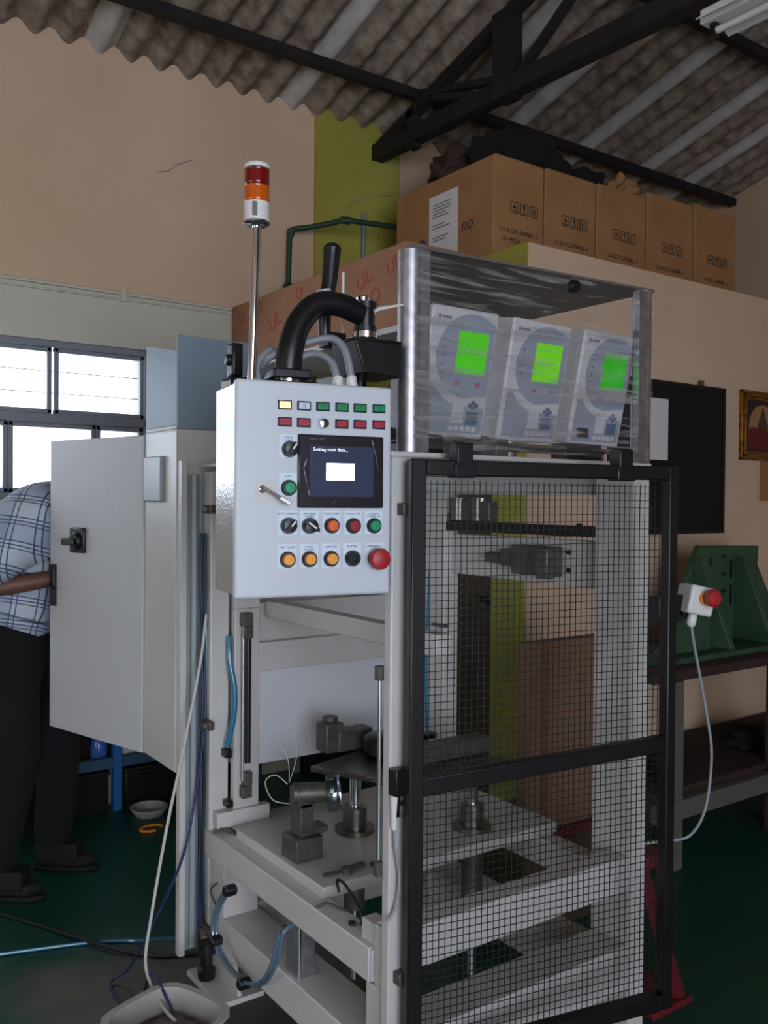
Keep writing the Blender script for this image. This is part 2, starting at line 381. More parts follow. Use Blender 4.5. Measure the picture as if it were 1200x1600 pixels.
for k in range(10):
    x0 = -3.7+k*nw*PITCH
    if x0 > XR: break
    sheet(x0, nw, 4.45, 2.35, 0.0); sheet(x0, nw, 2.6, .1, .012); sheet(x0, nw, .1, -2.1, .012); sheet(x0, nw, -1.9, -4.3, 0)
m = None
for y in (3.8, 2.8, 1.8, .8, -.8, -1.8, -2.8, -3.8):
    z = zr(y)-.065
    MB().bar((XL-.1, y, z), (XR-.02, y, z), .05, .05).build('purlin', 'steel_dark', ceil_)
for tx in (2.9, -1.6):
    tz = 3.345
    def tb(a, b, w_=.06, h_=.06, nm='truss_chord'): MB().bar(a, b, w_, h_).build(nm, 'steel_dark', ceil_)
    top = lambda y: (tx, y, zr(y)-.13)
    tb((tx, 4.2, 3.405), (tx, -4.0, 3.2), .075, .085)
    tb(top(4.3), top(.1), .06, .05); tb(top(.1), top(-4.1), .06, .05)
    for y, w_ in ((3.84, .06), (3.12, .10), (2.2, .06), (.1, .08), (-2.0, .06), (-3.6, .06)):
        tb((tx, y, 3.33), (tx, y, zr(y)-.12), w_, w_, 'truss_post')
    tb((tx, 3.84, 3.60), (tx, 3.14, 3.36), .035, .035, 'truss_web'); tb((tx, 3.1, 3.37), (tx, 2.2, zr(2.2)-.13), .035, .035, 'truss_web')
    tb((tx, 3.86, 3.615), (tx, 3.12, 3.43), .05, .03, 'truss_web')
    tb((tx, 1.3, 3.3), (tx, .1, zr(.1)-.14), .035, .035, 'truss_web')
t = thing('tube_light', (2.9, 1.4, 3.16), 'white fluorescent batten with one tube hanging under the roof truss', 'light')
MB().box(2.865, 2.935, .80, 2.05, 3.215, 3.27).build('batten', 'white_plastic', t, bevel=.006)
MB().prism([(2.80, .82, 3.20), (2.865, .82, 3.235), (2.935, .82, 3.235), (3.0, .82, 3.20), (3.0, .82, 3.205), (2.935, .82, 3.24), (2.865, .82, 3.24), (2.80, .82, 3.205)], (0, 1.2, 0)).build('reflector', 'white_plastic', t)
MB().cyl((2.9, .84, 3.185), (2.9, 2.02, 3.185), .013).build('tube', 'tube_white', t)
for y in (.83, 2.01): MB().box(2.885, 2.915, y-.012, y+.012, 3.165, 3.22).build('lamp_holder', 'black_plastic' if y > 1 else 'white_plastic', t, bevel=.003)
for y in (1.0, 1.85): MB().bar((2.9, y, 3.27), (2.9, y, 3.295), .02, .02).build('bracket', 'steel_dark', t)

# office block with flat roof
OX, OY, OZ = 2.76, 2.82, 2.575
MB().box(OX, XR, OY, OY+.12, 0, OZ).build('wall_office', 'cream_wall', kind='structure')
m = MB(); m.box(OX-.006, OX+.1, OY+.001, 3.03, 0, OZ+.001); m.box(OX-.006, OX+.1, 3.87, YF, 0, OZ+.001); m.box(OX-.006, OX+.1, 3.03, 3.87, 2.06, OZ+.001)
m.build('wall_office_side', 'yellow_wall', kind='structure')
MB().box(OX+.1, XR, OY+.12, YF, OZ-.14, OZ-.02).build('ceiling_office', 'cream_wall', kind='structure')
d = bpy.data.objects.new('door_1', None); C.objects.link(d); d['kind'] = 'structure'; ORG['door_1'] = Vector((0, 0, 0))
MB().box(OX+.02, OX+.06, 3.035, 3.865, 0.01, 2.055).build('door_leaf', 'brown_wood', d, bevel=.004)
MB().cyl((OX+.02, 3.1, 1.0), (OX-.03, 3.1, 1.0), .014).build('door_knob', 'steel', d)

# ================================================================== CARTONS AND CLUTTER ON THE OFFICE ROOF
xs = [2.762, 3.09, 3.455, 3.84, 4.245, 4.64]
names = ['cardboard carton with white paper sheet on its side, nearest of the roof row', 'second cardboard carton of the roof row, next to the one with the paper sheet',
         'middle carton of the five standing on the office roof', 'fourth carton of the roof row, with green scrap on its top', 'last and farthest carton of the roof row, beside the end wall']
for i in range(5):
    a, b = xs[i], xs[i+1]-.008; y0 = 3.05; y1 = 3.80 if i == 0 else 3.5; z0 = OZ; z1 = [3.03, 3.035, 3.04, 3.075, 3.09][i]
    t = thing('carton', ((a+b)/2, (y0+y1)/2, z0), names[i], 'box', 'cartons on the office roof')
    q = MB()
    q.prism([(a, y0, z0), (b, y0, z0), (b-.001, y0+.003, (z0+z1)/2), (b, y0, z1), (a, y0, z1)], (0, y1-y0, 0)).build('body', 'carton', t, bevel=.006)
    c = (a+b)/2; wv = b-a
    MB().box(a+.012, b-.012, y0+.004, y0+(y1-y0)*.495, z1-.001, z1+.004).build('flap', 'carton', t)
    MB().box(a+.012, b-.012, y0+(y1-y0)*.505, y1-.004, z1-.001, z1+.004).build('flap', 'carton', t)
    # handling symbols: arrow, glass, umbrella in boxes
    q = MB(); sz = .052
    for k in range(3):
        x = a+.09*wv/.36+.02+k*.062+.03; z = z0+.235; yb = y0-.0012
        for (u, v, w2, h2) in ((-sz/2, -sz/2, sz, .004), (-sz/2, sz/2-.004, sz, .004), (-sz/2, -sz/2, .004, sz), (sz/2-.004, -sz/2, .004, sz)):
            q.box(x+u, x+u+w2, yb, y0-.0002, z+v, z+v+h2)
        if k == 0: q.prism([(x-.014, yb, z-.004), (x+.014, yb, z-.004), (x, yb, z+.016)], (0, .001, 0)); q.box(x-.016, x+.016, yb, y0-.0002, z-.017, z-.013)
        if k == 1: q.prism([(x-.012, yb, z+.016), (x+.012, yb, z+.016), (x, yb, z-.004)], (0, .001, 0)); q.box(x-.002, x+.002, yb, y0-.0002, z-.015, z); q.box(x-.009, x+.009, yb, y0-.0002, z-.018, z-.015)
        if k == 2: q.box(x-.010, x-.006, yb, y0-.0002, z-.016, z+.016); q.box(x+.006, x+.010, yb, y0-.0002, z-.016, z+.016)
    q.build('handling_marks', 'ink', t)
    text('print', '1.0-RCFC-PANEL-1', .030, (c, y0-.0012, z0+.122), (1, 0, 0), (0, 0, 1), 'ink', t)
    text('print', 'LX-MB2A', .030, (c-.05, y0-.0012, z0+.082), (1, 0, 0), (0, 0, 1), 'ink', t)
    if i == 0:
        x = a-.0015
        sh = MB().box(x, a-.0002, 3.30, 3.52, 2.60, 2.95).build('paper_sheet', 'paper', t, label='white printed sheet')
        q = MB()
        for (z, l_) in ((2.89, .14), (2.875, .13), (2.86, .14), (2.845, .1), (2.83, .12), (2.79, .09), (2.775, .13), (2.73, .12), (2.715, .1)): q.box(x-.001, x-.0002, 3.49-l_, 3.49, z+.01, z+.016)
        q.build('print', 'ink_grey', sh)
        text('print', 'no', .085, (x+.0003, 3.235, 2.755), (0, -1, 0), (0, 0, 1), 'ink', t, shear=.3)
        q = MB(); q.lathe((a+.001, 3.585, 2.71), (-1, 0, 0), [(0, .055), (.002, .055)], 6); q.build('logo', 'ink', t)
        MB().lathe((a-.001, 3.58, 2.722), (-1, 0, 0), [(0, .04), (.0015, .04)], 6).build('logo', 'blue_dull', t)

def lump(name, c, rad, matn, label, cat, seed=1, amp=.25, parent=None, zmin=None):
    bm = bmesh.new(); bmesh.ops.create_icosphere(bm, subdivisions=4, radius=1)
    q = MB()
    for v in bm.verts:
        d = v.co.normalized(); k = 1+amp*noise.noise(d*2.2+Vector((seed*3.1, 0, 0)))*1.6+amp*.4*noise.noise(d*6+Vector((seed, 5, 0)))
        p_ = Vector((c[0]+d.x*rad[0]*k, c[1]+d.y*rad[1]*k, c[2]+d.z*rad[2]*k))
        if zmin is not None: p_.z = max(p_.z, zmin)
        q.v.append(p_)
    for f_ in bm.faces: q.f.append([v.index for v in f_.verts]); q.mi.append(0)
    bm.free(); return q.build(name, matn, parent, label=label, cat=cat, ang=180)
lump('cloth_bundle', (3.17, 3.32, 3.15), (.30, .16, .13), 'bag_black', 'black cloth bundle heaped on the nearest roof cartons', 'bundle', 2, .3, zmin=3.041)
lump('cloth_bundle', (2.95, 3.5, 3.12), (.16, .14, .10), 'rust', 'dark brown bundle lying left of the black heap on the cartons', 'bundle', 5, .3, zmin=3.036)
lump('cloth_bundle', (3.55, 3.28, 3.1), (.16, .13, .075), 'bag_black', 'low black cloth at the right foot of the black heap', 'bundle', 8, .35, zmin=3.046)
lump('paper_bag', (3.86, 3.25, 3.13), (.09, .08, .075), 'carton', 'small crumpled brown paper bag on the middle cartons', 'bag', 11, .4, zmin=3.081)
lump('cup', (4.01, 3.2, 3.105), (.03, .03, .03), 'paper', 'small white cup beside the brown paper bag', 'cup', 3, .1, zmin=3.081)
lump('plastic_scrap', (4.35, 3.15, 3.108), (.10, .06, .025), 'pale_green', 'thin green scrap on top of the far cartons', 'scrap', 4, .3, zmin=3.096)
MB().bar((4.9, 3.0, OZ+.03), (5.5, 2.95, OZ+.03), .07, .05).build('steel_offcut', 'black', bevel=.004, label='dark steel offcut lying on the roof edge past the cartons', cat='bar')

# long tan carton with red marks on its shelf
t = thing('wall_shelf', (2.2, 3.42, 0), 'tall steel shelf rack carrying the long red-printed carton', 'shelf')
MB().box(2.0, 2.40, 2.68, 4.18, 2.09, 2.115).build('shelf_board', 'white_paint', t, bevel=.003)
for x, y in ((2.02, 2.70), (2.38, 4.15), (2.02, 4.15)): MB().box(x-.02, x+.02, y-.02, y+.02, 0, 2.09).build('upright', 'grey_plastic', t)
t = thing('long_carton', (2.15, 3.44, 2.115), 'long tan carton printed with red marks, lying on the shelf behind the lamp pole', 'box')
MB().box(2.01, 2.32, 2.70, 4.18, 2.117, 2.425).build('body', 'carton_tan', t, bevel=.004)
for y, z, s_, k in ((4.07, 2.36, .10, 0), (3.88, 2.37, .10, 0), (3.72, 2.28, .13, 1), (3.50, 2.37, .10, 0), (3.30, 2.25, .12, 0), (3.62, 2.20, .10, 0), (2.98, 2.33, .12, 1), (2.90, 2.25, .12, 0), (2.78, 2.35, .1, 1)):
    text('print', 'Q' if k == 0 else 'UL', s_*.75, (2.009, y, z), (0, -1, .35 if k else 0), (0, .2, 1), 'red_print', t)

# green water pipe on the far wall
m = MB(); P = [(2.318, 4.15, 2.58), (2.322, 4.15, 2.72), (2.328, 4.15, 2.848), (2.345, 4.135, 2.872), (2.40, 4.09, 2.88), (2.49, 4.0, 2.897), (2.532, 3.94, 2.905), (2.62, 3.92, 2.906), (2.85, 3.90, 2.915), (3.3, 3.90, 2.93)]
m.tube(P, .014, 10, 3)
o = thing('water_pipe', (2.32, 4.15, 2.5), 'dark green water pipe bending round the yellow pilaster', 'pipe')
m.build('pipe', 'green_pipe', o); MB().lathe((2.318, 4.15, 2.50), (0, 0, 1), [(0, .02), (.01, .032), (.05, .034), (.075, .028), (.09, .016)], 12).build('valve', 'green_pipe', o)
q = MB(); q.lathe((2.332, 4.15, 2.858), (0, 0, 1), [(-.022, .018), (.015, .02)], 12); q.lathe((2.532, 3.94, 2.905), (1, -.3, 0), [(-.02, .019), (.03, .02)], 12); q.build('elbow', 'green_pipe', o)
MB().cyl((2.80, 4.16, 2.42), (2.80, 4.16, 3.05), .012, n=10).build('wall_conduit', 'grey_plastic', label='short grey vertical conduit on the yellow pilaster', cat='conduit')

# ================================================================== OFFICE WALL: notice board, picture
t = thing('notice_board', (3.7, OY, 1.3), 'large black notice board in a thin frame on the office wall', 'board')
MB().box(3.30, 4.155, OY-.02, OY-.001, 1.31, 2.035).build('felt', 'board_black', t)
q = MB(); q.box(3.28, 4.175, OY-.026, OY-.001, 2.035, 2.05); q.box(3.28, 4.175, OY-.026, OY-.001, 1.295, 1.31); q.box(3.28, 3.30, OY-.026, OY-.001, 1.295, 2.05); q.box(4.155, 4.175, OY-.026, OY-.001, 1.295, 2.05)
q.build('frame', 'black', t, label='thin dark frame')
MB().box(3.95, 3.98, OY-.03, OY-.02, 2.05, 2.075).build('hook', 'dull_steel', t)
o = MB().box(3.42, 3.70, OY-.024, OY-.021, 1.66, 1.96).build('paper_sheet', 'paper', label='white paper sheet pinned to the black notice board', cat='paper')
t = thing('framed_picture', (4.55, OY, 1.68), 'gilt framed devotional picture hanging right of the notice board', 'picture')
ax0, ax1, az0, az1 = 4.33, 4.74, 1.685, 2.06
q = MB()
for e, dd in ((0, .02), (.018, .03), (.034, .018)):
    q.box(ax0+e, ax0+e+.014, OY-dd, OY-.001, az0+e, az1-e); q.box(ax1-e-.014, ax1-e, OY-dd, OY-.001, az0+e, az1-e)
    q.box(ax0+e, ax1-e, OY-dd, OY-.001, az0+e, az0+e+.014); q.box(ax0+e, ax1-e, OY-dd, OY-.001, az1-e-.014, az1-e)
q.build('frame', 'gold', t, bevel=.002)
MB().box(ax0+.045, ax1-.045, OY-.01, OY-.002, az0+.045, az1-.045).build('print', 'rust', t)
q = MB(); c = (ax0+ax1)/2; yb = OY-.012
arch = [(c-.13, yb, az0+.12), (c+.13, yb, az0+.12)] + [(c+.13*math.cos(R(a)), yb, az1-.19+.12*math.sin(R(a))) for a in range(0, 181, 20)]
q.prism(arch, (0, .001, 0)); q.build('arch', 'carton', t)
q = MB(); q.prism([(c-.055, yb-.001, az0+.13), (c+.055, yb-.001, az0+.13), (c+.045, yb-.001, az1-.18), (c, yb-.001, az1-.08), (c-.045, yb-.001, az1-.18)], (0, .001, 0)); q.build('figure', 'brown_wood', t)
q = MB(); q.prism([(c-.15, yb-.002, az0+.06), (c+.15, yb-.002, az0+.06), (c+.12, yb-.002, az0+.14), (c+.03, yb-.002, az0+.17), (c-.1, yb-.002, az0+.18), (c-.15, yb-.002, az0+.15)], (0, .001, 0)); q.build('robe', 'red_paint', t)
MB().box(4.53, 4.70, OY-.05, OY-.001, 1.47, 1.68).build('wall_box', 'carton', bevel=.003, label='small brown box on the wall right below the framed picture', cat='box')

# ================================================================== BENCH WITH GREEN CASTING
t = thing('workbench', (3.6, 2.5, 0), 'dark rust-brown steel workbench with a lower shelf along the office wall', 'bench')
MB().box(2.85, 4.9, 2.2, 2.79, .745, .785).build('top', 'rust', t, bevel=.004)
MB().box(2.90, 4.9, 2.24, 2.79, .27, .30).build('lower_shelf', 'rust', t, bevel=.004)
MB().box(2.86, 4.9, 2.183, 2.225, .20, .275).build('shelf_rail', 'bench_grey', t, bevel=.003)
for x in (2.99, 3.72, 4.75):
    for y in (2.22, 2.75): MB().box(x-.03, x+.03, y-.03, y+.03, 0 if x != 3.72 else .0, .745).build('leg', 'rust' if x != 2.99 or y > 2.5 else 'bench_grey', t)
t = thing('green_casting', (3.65, 2.45, .785), 'green enamelled angle casting with slots and gusset ribs on the workbench', 'casting')
q = MB(); q.prism([(3.42, 2.50, .787), (3.98, 2.50, .787), (4.02, 2.50, 1.245), (3.55, 2.50, 1.255), (3.42, 2.50, 1.05)], (0, .03, 0)); q.build('back_plate', 'green_metal', t, bevel=.003)
MB().box(3.0, 4.15, 2.28, 2.62, .786, .81).build('base_plate', 'green_metal', t, bevel=.003)
for x in (3.50, 3.82):
    MB().prism([(x, 2.30, .81), (x, 2.50, .81), (x, 2.50, 1.20), (x, 2.46, 1.20)], (.03, 0, 0)).build('gusset', 'green_metal', t, bevel=.003)
MB().prism([(4.0, 2.50, 1.17), (4.25, 2.50, .81), (3.98, 2.50, .81)], (0, .03, 0)).build('side_gusset', 'green_metal', t, bevel=.003)
q = MB()
for x, z, h_ in ((3.56, 1.14, .08), (3.63, 1.18, .04), (3.79, 1.14, .09), (3.79, 1.02, .10)): q.box(x-.005, x+.005, 2.495, 2.5005, z-h_/2, z+h_/2)
for x, z in ((3.73, 1.20), (3.73, 1.12), (3.73, 1.04)): q.box(x-.014, x+.014, 2.495, 2.5005, z-.008, z+.008)
q.build('slot', 'black', t)
MB().prism([(3.05, 2.35, .812), (3.42, 2.35, .812), (3.42, 2.35, .98), (3.3, 2.35, 1.0)], (0, .03, 0)).build('front_web', 'green_metal', t, bevel=.003)
lump('rag', (3.95, 2.45, .34), (.2, .12, .05), 'bag_black', 'dark rag on the lower shelf of the workbench', 'rag', 3, .3, zmin=.301)
lump('rag', (3.2, 2.5, .33), (.12, .1, .04), 'rust', 'brown rag on the lower shelf beside the bench leg', 'rag', 6, .3, zmin=.301)

# tan and brown board sheets leaning behind the machine
t = thing('tall_carton', (2.33, 2.16, .33), 'tall brown flat carton standing on a dark box behind the mesh door', 'box')
MB().box(2.12, 2.535, 2.15, 2.20, .331, .975).build('body', 'board_brown', t, bevel=.003)
MB().box(2.19, 2.22, 2.147, 2.1495, .331, .975).build('tape_strip', 'tape', t)
t = thing('storage_chest', (2.34, 2.3, 0), 'dark wooden chest with red top edge under the tall brown carton', 'chest')
MB().box(2.10, 2.60, 2.13, 2.45, 0, .30).build('body', 'brown_wood', t, bevel=.004)
MB().box(2.10, 2.60, 2.125, 2.45, .301, .33).build('lid', 'red_paint', t, bevel=.003)

# ================================================================== TEST MACHINE
X0, X1, Y0, Y1 = 1.09, 1.90, 1.49, 2.46
mc = thing('test_machine', (1.5, 1.97, 0), 'cream steel assembly test machine with open frame and black mesh guard door', 'machine')
def part(name, matn, *boxes, bevel=.004, label=None, parent=None):
    q = MB()
    for b in boxes: q.box(*b)
    return q.build(name, matn, parent or mc, bevel=bevel, label=label)
part('post', 'white_paint', (1.078, 1.128, 1.489, 1.515, .04, 1.54))
part('post', 'white_paint', (1.088, 1.14, 1.515, 1.585, .04, .413))
part('post_bracket', 'white_paint', (1.092, 1.135, 1.515, 1.56, .413, .545), bevel=.002)
part('post', 'white_paint', (1.09, 1.15, 2.395, 2.455, .10, 1.53))
part('post', 'white_paint', (1.84, 1.90, 1.49, 1.62, .04, 1.54))
part('post', 'white_paint', (1.84, 1.90, 2.25, 2.455, .04, 1.54))
part('beam', 'white_paint', (1.085, 1.145, 1.57, 2.457, .415, .49), bevel=.003)
part('beam_end_plate', 'panel_paint', (1.088, 1.142, 1.562, 1.571, .418, .487), bevel=.002)
part('beam', 'white_paint', (1.09, 1.21, 1.56, 2.395, .175, .268), bevel=.003)
part('beam', 'white_paint', (1.12, 1.84, 1.495, 1.555, .455, .545), bevel=.003)
part('beam', 'white_paint', (1.12, 1.84, 1.495, 1.61, .20, .315), bevel=.003)
part('beam', 'white_paint', (1.15, 1.84, 2.395, 2.455, .415, .49), bevel=.003)
part('beam', 'white_paint', (1.15, 1.84, 2.34, 2.455, .175, .268), bevel=.003)
part('beam', 'white_paint', (1.84, 1.90, 1.62, 2.25, .415, .49), bevel=.003)
part('beam', 'white_paint', (1.78, 1.90, 1.62, 2.25, .175, .268), bevel=.003)
part('side_band', 'white_paint', (1.87, 1.90, 1.62, 2.25, 1.47, 1.54))
part('side_band', 'white_paint', (1.87, 1.90, 1.62, 2.25, 1.215, 1.345))
part('top_plate', 'white_paint', (1.075, 1.905, 1.488, 2.455, 1.54, 1.552))
part('leg_gusset', 'white_paint', (1.092, 1.20, 2.30, 2.394, .268, .415), bevel=.002)
part('stop_block', 'white_paint', (1.10, 1.14, 1.556, 1.62, .49, .535), bevel=.002)
# far sliding guard panel with cut-outs
part('guard_frame', 'white_paint', (1.155, 1.237, 2.37, 2.394, .545, 1.13), (1.237, 1.84, 2.37, 2.394, .94, 1.025), (1.237, 1.84, 2.37, 2.394, 1.30, 1.50), (1.155, 1.237, 2.37, 2.394, 1.13, 1.50), bevel=.003)
part('guard_frame', 'white_paint', (1.10, 1.27, 2.36, 2.394, .50, .545), bevel=.003)
part('guard_sheet', 'sheet_white', (1.237, 1.84, 2.40, 2.406, .655, .945), bevel=.001)
part('inner_rail', 'white_paint', (1.255, 1.30, 1.56, 2.368, 1.10, 1.15), bevel=.003)
part('head_plate', 'white_paint', (1.237, 1.84, 2.40, 2.44, 1.02, 1.14), bevel=.003)
part('ledge', 'white_paint', (1.15, 1.84, 2.30, 2.395, .49, .50), bevel=.001)
# table, guide shafts and tooling plate
part('table_plate', 'white_paint', (1.13, 1.93, 1.83, 2.30, .485, .515), bevel=.002)
for x, y, zt in ((1.40, 2.10, .70), (1.69, 1.93, .70)):
    q = MB(); q.cyl((x, y, .10), (x, y, zt), .017, n=24); q.build('guide_shaft', 'chrome', mc)
    MB().lathe((x, y, .5155), (0, 0, 1), [(0, .056), (.012, .056), (.013, .034), (.07, .034), (.072, .019)], 28).build('bushing_flange', 'steel', mc)
    MB().lathe((x, y, .30), (0, 0, 1), [(0, .03), (.184, .03)], 24).build('bearing_sleeve', 'dull_steel', mc)
q = MB(); q.prism([(1.265, 2.12, .70), (1.62, 2.22, .70), (1.80, 1.86, .70), (1.37, 1.91, .70)], (0, 0, .016)); q.build('tooling_plate', 'steel', mc, bevel=.002)
part('tooling_block', 'dull_steel', (1.36, 1.42, 2.19, 2.25, .716, .80), (1.40, 1.52, 2.185, 2.24, .716, .775))
MB().lathe((1.40, 2.235, .80), (0, 0, 1), [(0, .022), (.012, .022), (.013, .01)], 20).build('cap', 'dull_steel', mc)
MB().lathe((1.50, 2.10, .716), (0, 0, 1), [(0, .045), (.01, .058), (.05, .06), (.058, .05), (.06, .02)], 28).build('tooling_puck', 'black_plastic', mc)
part('clamp_lever', 'black_plastic', (1.55, 1.68, 2.08, 2.11, .74, .76))
part('cross_slide', 'dull_steel', (1.45, 1.78, 1.95, 2.02, .716, .76))
# test clamp block on the table
q = MB(); q.box(1.145, 1.225, 1.985, 2.065, .515, .575); q.box(1.165, 1.205, 2.0, 2.05, .575, .66); q.box(1.20, 1.25, 2.0, 2.05, .575, .592); q.build('clamp_block', 'dull_steel', mc, bevel=.002)
q = MB(); q.cyl((1.16, 2.03, .685), (1.235, 1.99, .685), .026, n=20); q.box(1.16, 1.20, 2.0, 2.05, .65, .70); q.build('clamp_head', 'dull_steel', mc, bevel=.001)
q = MB(); q.lathe((1.235, 1.99, .68), (.85, -.5, .1), [(0, .02), (.002, .045), (.012, .048), (.03, .046), (.032, .02)], 28); q.build('clear_disc', 'disc_clear', mc)
q = MB(); q.lathe((1.262, 1.974, .683), (.85, -.5, .1), [(0, .043), (.004, .047), (.007, .047), (.008, .043)], 28); q.build('disc_ring', 'chrome', mc)
q = MB(); q.tube([(1.16, 2.06, .70), (1.14, 2.09, .72), (1.12, 2.11, .70), (1.14, 2.10, .65), (1.19, 2.07, .64)], .0016, 5); q.tube([(1.17, 2.07, .70), (1.18, 2.10, .76), (1.15, 2.14, .82)], .0014, 5); q.tube([(1.17, 2.07, .70), (1.21, 2.10, .76), (1.23, 2.15, .84)], .0014, 5); q.build('thin_wire', 'cable_white', mc)
q = MB(); q.bar((1.165, 1.885, .519), (1.235, 1.88, .519), .006, .006); q.bar((1.235, 1.88, .52), (1.285, 1.885, .52), .014, .01); q.cyl((1.225, 1.87, .516), (1.225, 1.87, .53), .014); q.build('spindle_pin', 'dull_steel', mc)
MB().lathe((1.31, 1.87, .5155), (0, 0, 1), [(0, .012), (.006, .012), (.007, .006)], 8).build('bolt', 'black', mc)
for x, y in ((1.115, 2.44), (1.115, 1.68)): MB().lathe((x, y, .49), (0, 0, 1), [(0, .009), (.006, .009)], 8).build('bolt', 'black', mc)
# gas springs
def gas(x, y, z0, z1, rm, rr=.004, side=0, parent=mc):
    g = MB().cyl((x, y, z0+.10), (x, y, z1-.06), rm, n=16).build('gas_spring', 'black_plastic', parent)
    q = MB(); q.cyl((x-.016, y, z0+.05), (x-.016, y, z1-.02), rr, n=12); q.build('spring_rod', 'alu', g)
    q = MB(); q.box(x-.022, x+.010, y-.012, y+.012, z1-.04, z1+.0); q.box(x-.018, x+.012, y-.010, y+.010, z1-.075, z1-.04); q.build('spring_clevis', 'dull_steel', g, bevel=.002)
    q = MB(); q.box(x-.020, x+.010, y-.012, y+.012, z0, z0+.035); q.box(x-.014, x+.012, y-.010, y+.010, z0+.035, z0+.075); q.build('spring_clevis', 'dull_steel', g, bevel=.002)
gas(1.19, 2.352, .58, 1.12, .009)
q = MB(); q.cyl((1.074, 1.522, .70), (1.074, 1.522, 1.09), .0045, n=12); q.build('slide_rod', 'chrome', mc)
MB().box(1.066, 1.084, 1.515, 1.53, 1.075, 1.105).build('rod_clamp', 'dull_steel', mc, bevel=.001)
MB().box(1.066, 1.084, 1.515, 1.53, .665, .695).build('rod_clamp', 'dull_steel', mc, bevel=.001)
# cylinder below the table, profile
part('pneumatic_cylinder', 'alu', (1.10, 1.155, 1.90, 1.955, .268, .44), bevel=.004)
MB().cyl((1.105, 1.90, .27), (1.105, 1.90, .44), .006).build('tie_rod', 'chrome', mc)
# inside right: rail, rollers, gripper
part('linear_rail', 'black', (1.845, 1.875, 1.61, 2.31, 1.355, 1.385), bevel=.002)
for y in (2.27, 2.20, 2.10): MB().cyl((1.86, y, 1.39), (1.86, y, 1.46), .028 if y < 2.25 else .02, n=24).build('roller', 'steel', mc)
part('carriage', 'dull_steel', (1.84, 1.88, 2.04, 2.17, 1.388, 1.45), (1.85, 1.88, 2.24, 2.36, 1.385, 1.41))
part('gripper_body', 'dull_steel', (1.82, 1.868, 1.76, 1.92, 1.24, 1.325), bevel=.003)
part('gripper_bracket', 'steel', (1.80, 1.83, 1.755, 1.80, 1.235, 1.32), bevel=.002)
part('gripper_jaw', 'dull_steel', (1.83, 1.87, 1.92, 1.98, 1.26, 1.31), bevel=.003)
MB().cyl((1.85, 1.98, 1.28), (1.85, 2.05, 1.28), .017).build('gripper_jaw', 'dull_steel', mc)
for y, z in ((1.735, 1.31), (1.735, 1.26), (1.70, 1.385), (1.57, 1.41)): MB().cyl((1.862, y, z), (1.872, y, z), .007, n=8).build('bolt', 'black', mc)
q = MB(); q.tube([(1.845, 2.33, 1.22), (1.84, 2.33, 1.1), (1.835, 2.335, .9), (1.84, 2.33, .62)], .006); q.build('air_hose', 'hose_blue', mc)
part('hose_clip', 'dull_steel', (1.83, 1.85, 2.24, 2.30, 1.04, 1.05), (1.82, 1.84, 2.28, 2.40, .62, .64), bevel=.002)
# canopy: columns, smoked top, film
q = MB(); q.cyl((1.137, 1.513, 1.552), (1.137, 1.513, 1.975), .026, n=28); q.box(1.137, 1.172, 1.489, 1.53, 1.552, 1.975); q.build('canopy_column', 'alu', mc)
q = MB(); q.cyl((1.880, 1.505, 1.552), (1.880, 1.505, 1.992), .024, n=28); q.box(1.842, 1.88, 1.482, 1.50, 1.552, 1.99); q.build('canopy_column', 'alu', mc)
MB().cyl((1.88, 1.98, 1.552), (1.88, 1.98, 1.99), .012).build('canopy_column', 'alu', mc)
q = MB(); q.prism([(1.115, 1.489, 1.975), (1.906, 1.487, 1.993), (1.906, 2.02, 1.993), (1.56, 2.02, 1.985), (1.16, 1.54, 1.975)], (0, 0, .006)); q.build('canopy_top', 'film_smoke', mc)
def wrap(a, b, nx, nz, amp, seed):       # wrinkled film between two vertical lines
    q = MB(); a0, a1 = Vector(a[0]), Vector(a[1]); b0, b1 = Vector(b[0]), Vector(b[1]); nrm = (b0-a0).cross(Vector((0, 0, 1))).normalized()
    for j in range(nz+1):
        for i in range(nx+1):
            s_, t_ = i/nx, j/nz; P_ = (a0.lerp(a1, t_)).lerp(b0.lerp(b1, t_), s_)
            q.v.append(P_+nrm*amp*noise.noise(Vector((s_*4, t_*22+s_*3, seed))))
    for j in range(nz):
        for i in range(nx): q.f.append([j*(nx+1)+i, j*(nx+1)+i+1, (j+1)*(nx+1)+i+1, (j+1)*(nx+1)+i]); q.mi.append(0)
    return q
wrap(((1.13, 1.486, 1.56), (1.13, 1.486, 1.972)), ((1.90, 1.486, 1.56), (1.90, 1.486, 1.99)), 40, 60, .006, 1).build('stretch_film', 'film', mc, ang=180)
wrap(((1.13, 1.482, 1.56), (1.13, 1.482, 1.74)), ((1.70, 1.482, 1.575), (1.70, 1.482, 1.67)), 40, 40, .008, 9).build('stretch_film', 'film', mc, ang=180)
q = MB(); q.tube([(1.10, 1.487, 1.853), (1.05, 1.50, 1.84), (1.035, 1.50, 1.832)], lambda t_: .002+.004*t_, 6); q.build('film_tail', 'white_plastic', mc)
MB().lathe((1.60, 1.49, 1.962), (0, -1, 0), [(0, .016), (.012, .017), (.02, .012)], 14).build('knob', 'black_plastic', mc)
# blocks along the canopy foot
for x0, x1, k in ((1.27, 1.31, 'dull_steel'), (1.40, 1.44, 'dull_steel'), (1.63, 1.76, 'black'), (1.20, 1.245, 'black_plastic')):
    part('canopy_foot', k, (x0, x1, 1.53, 1.58, 1.552, 1.595), bevel=.002)
part('meter_ledge', 'dull_steel', (1.16, 1.86, 1.53, 1.70, 1.578, 1.586), bevel=.002)
part('meter_ledge_leg', 'dull_steel', (1.17, 1.19, 1.60, 1.68, 1.552, 1.578), (1.83, 1.85, 1.60, 1.68, 1.552, 1.578), bevel=.001)

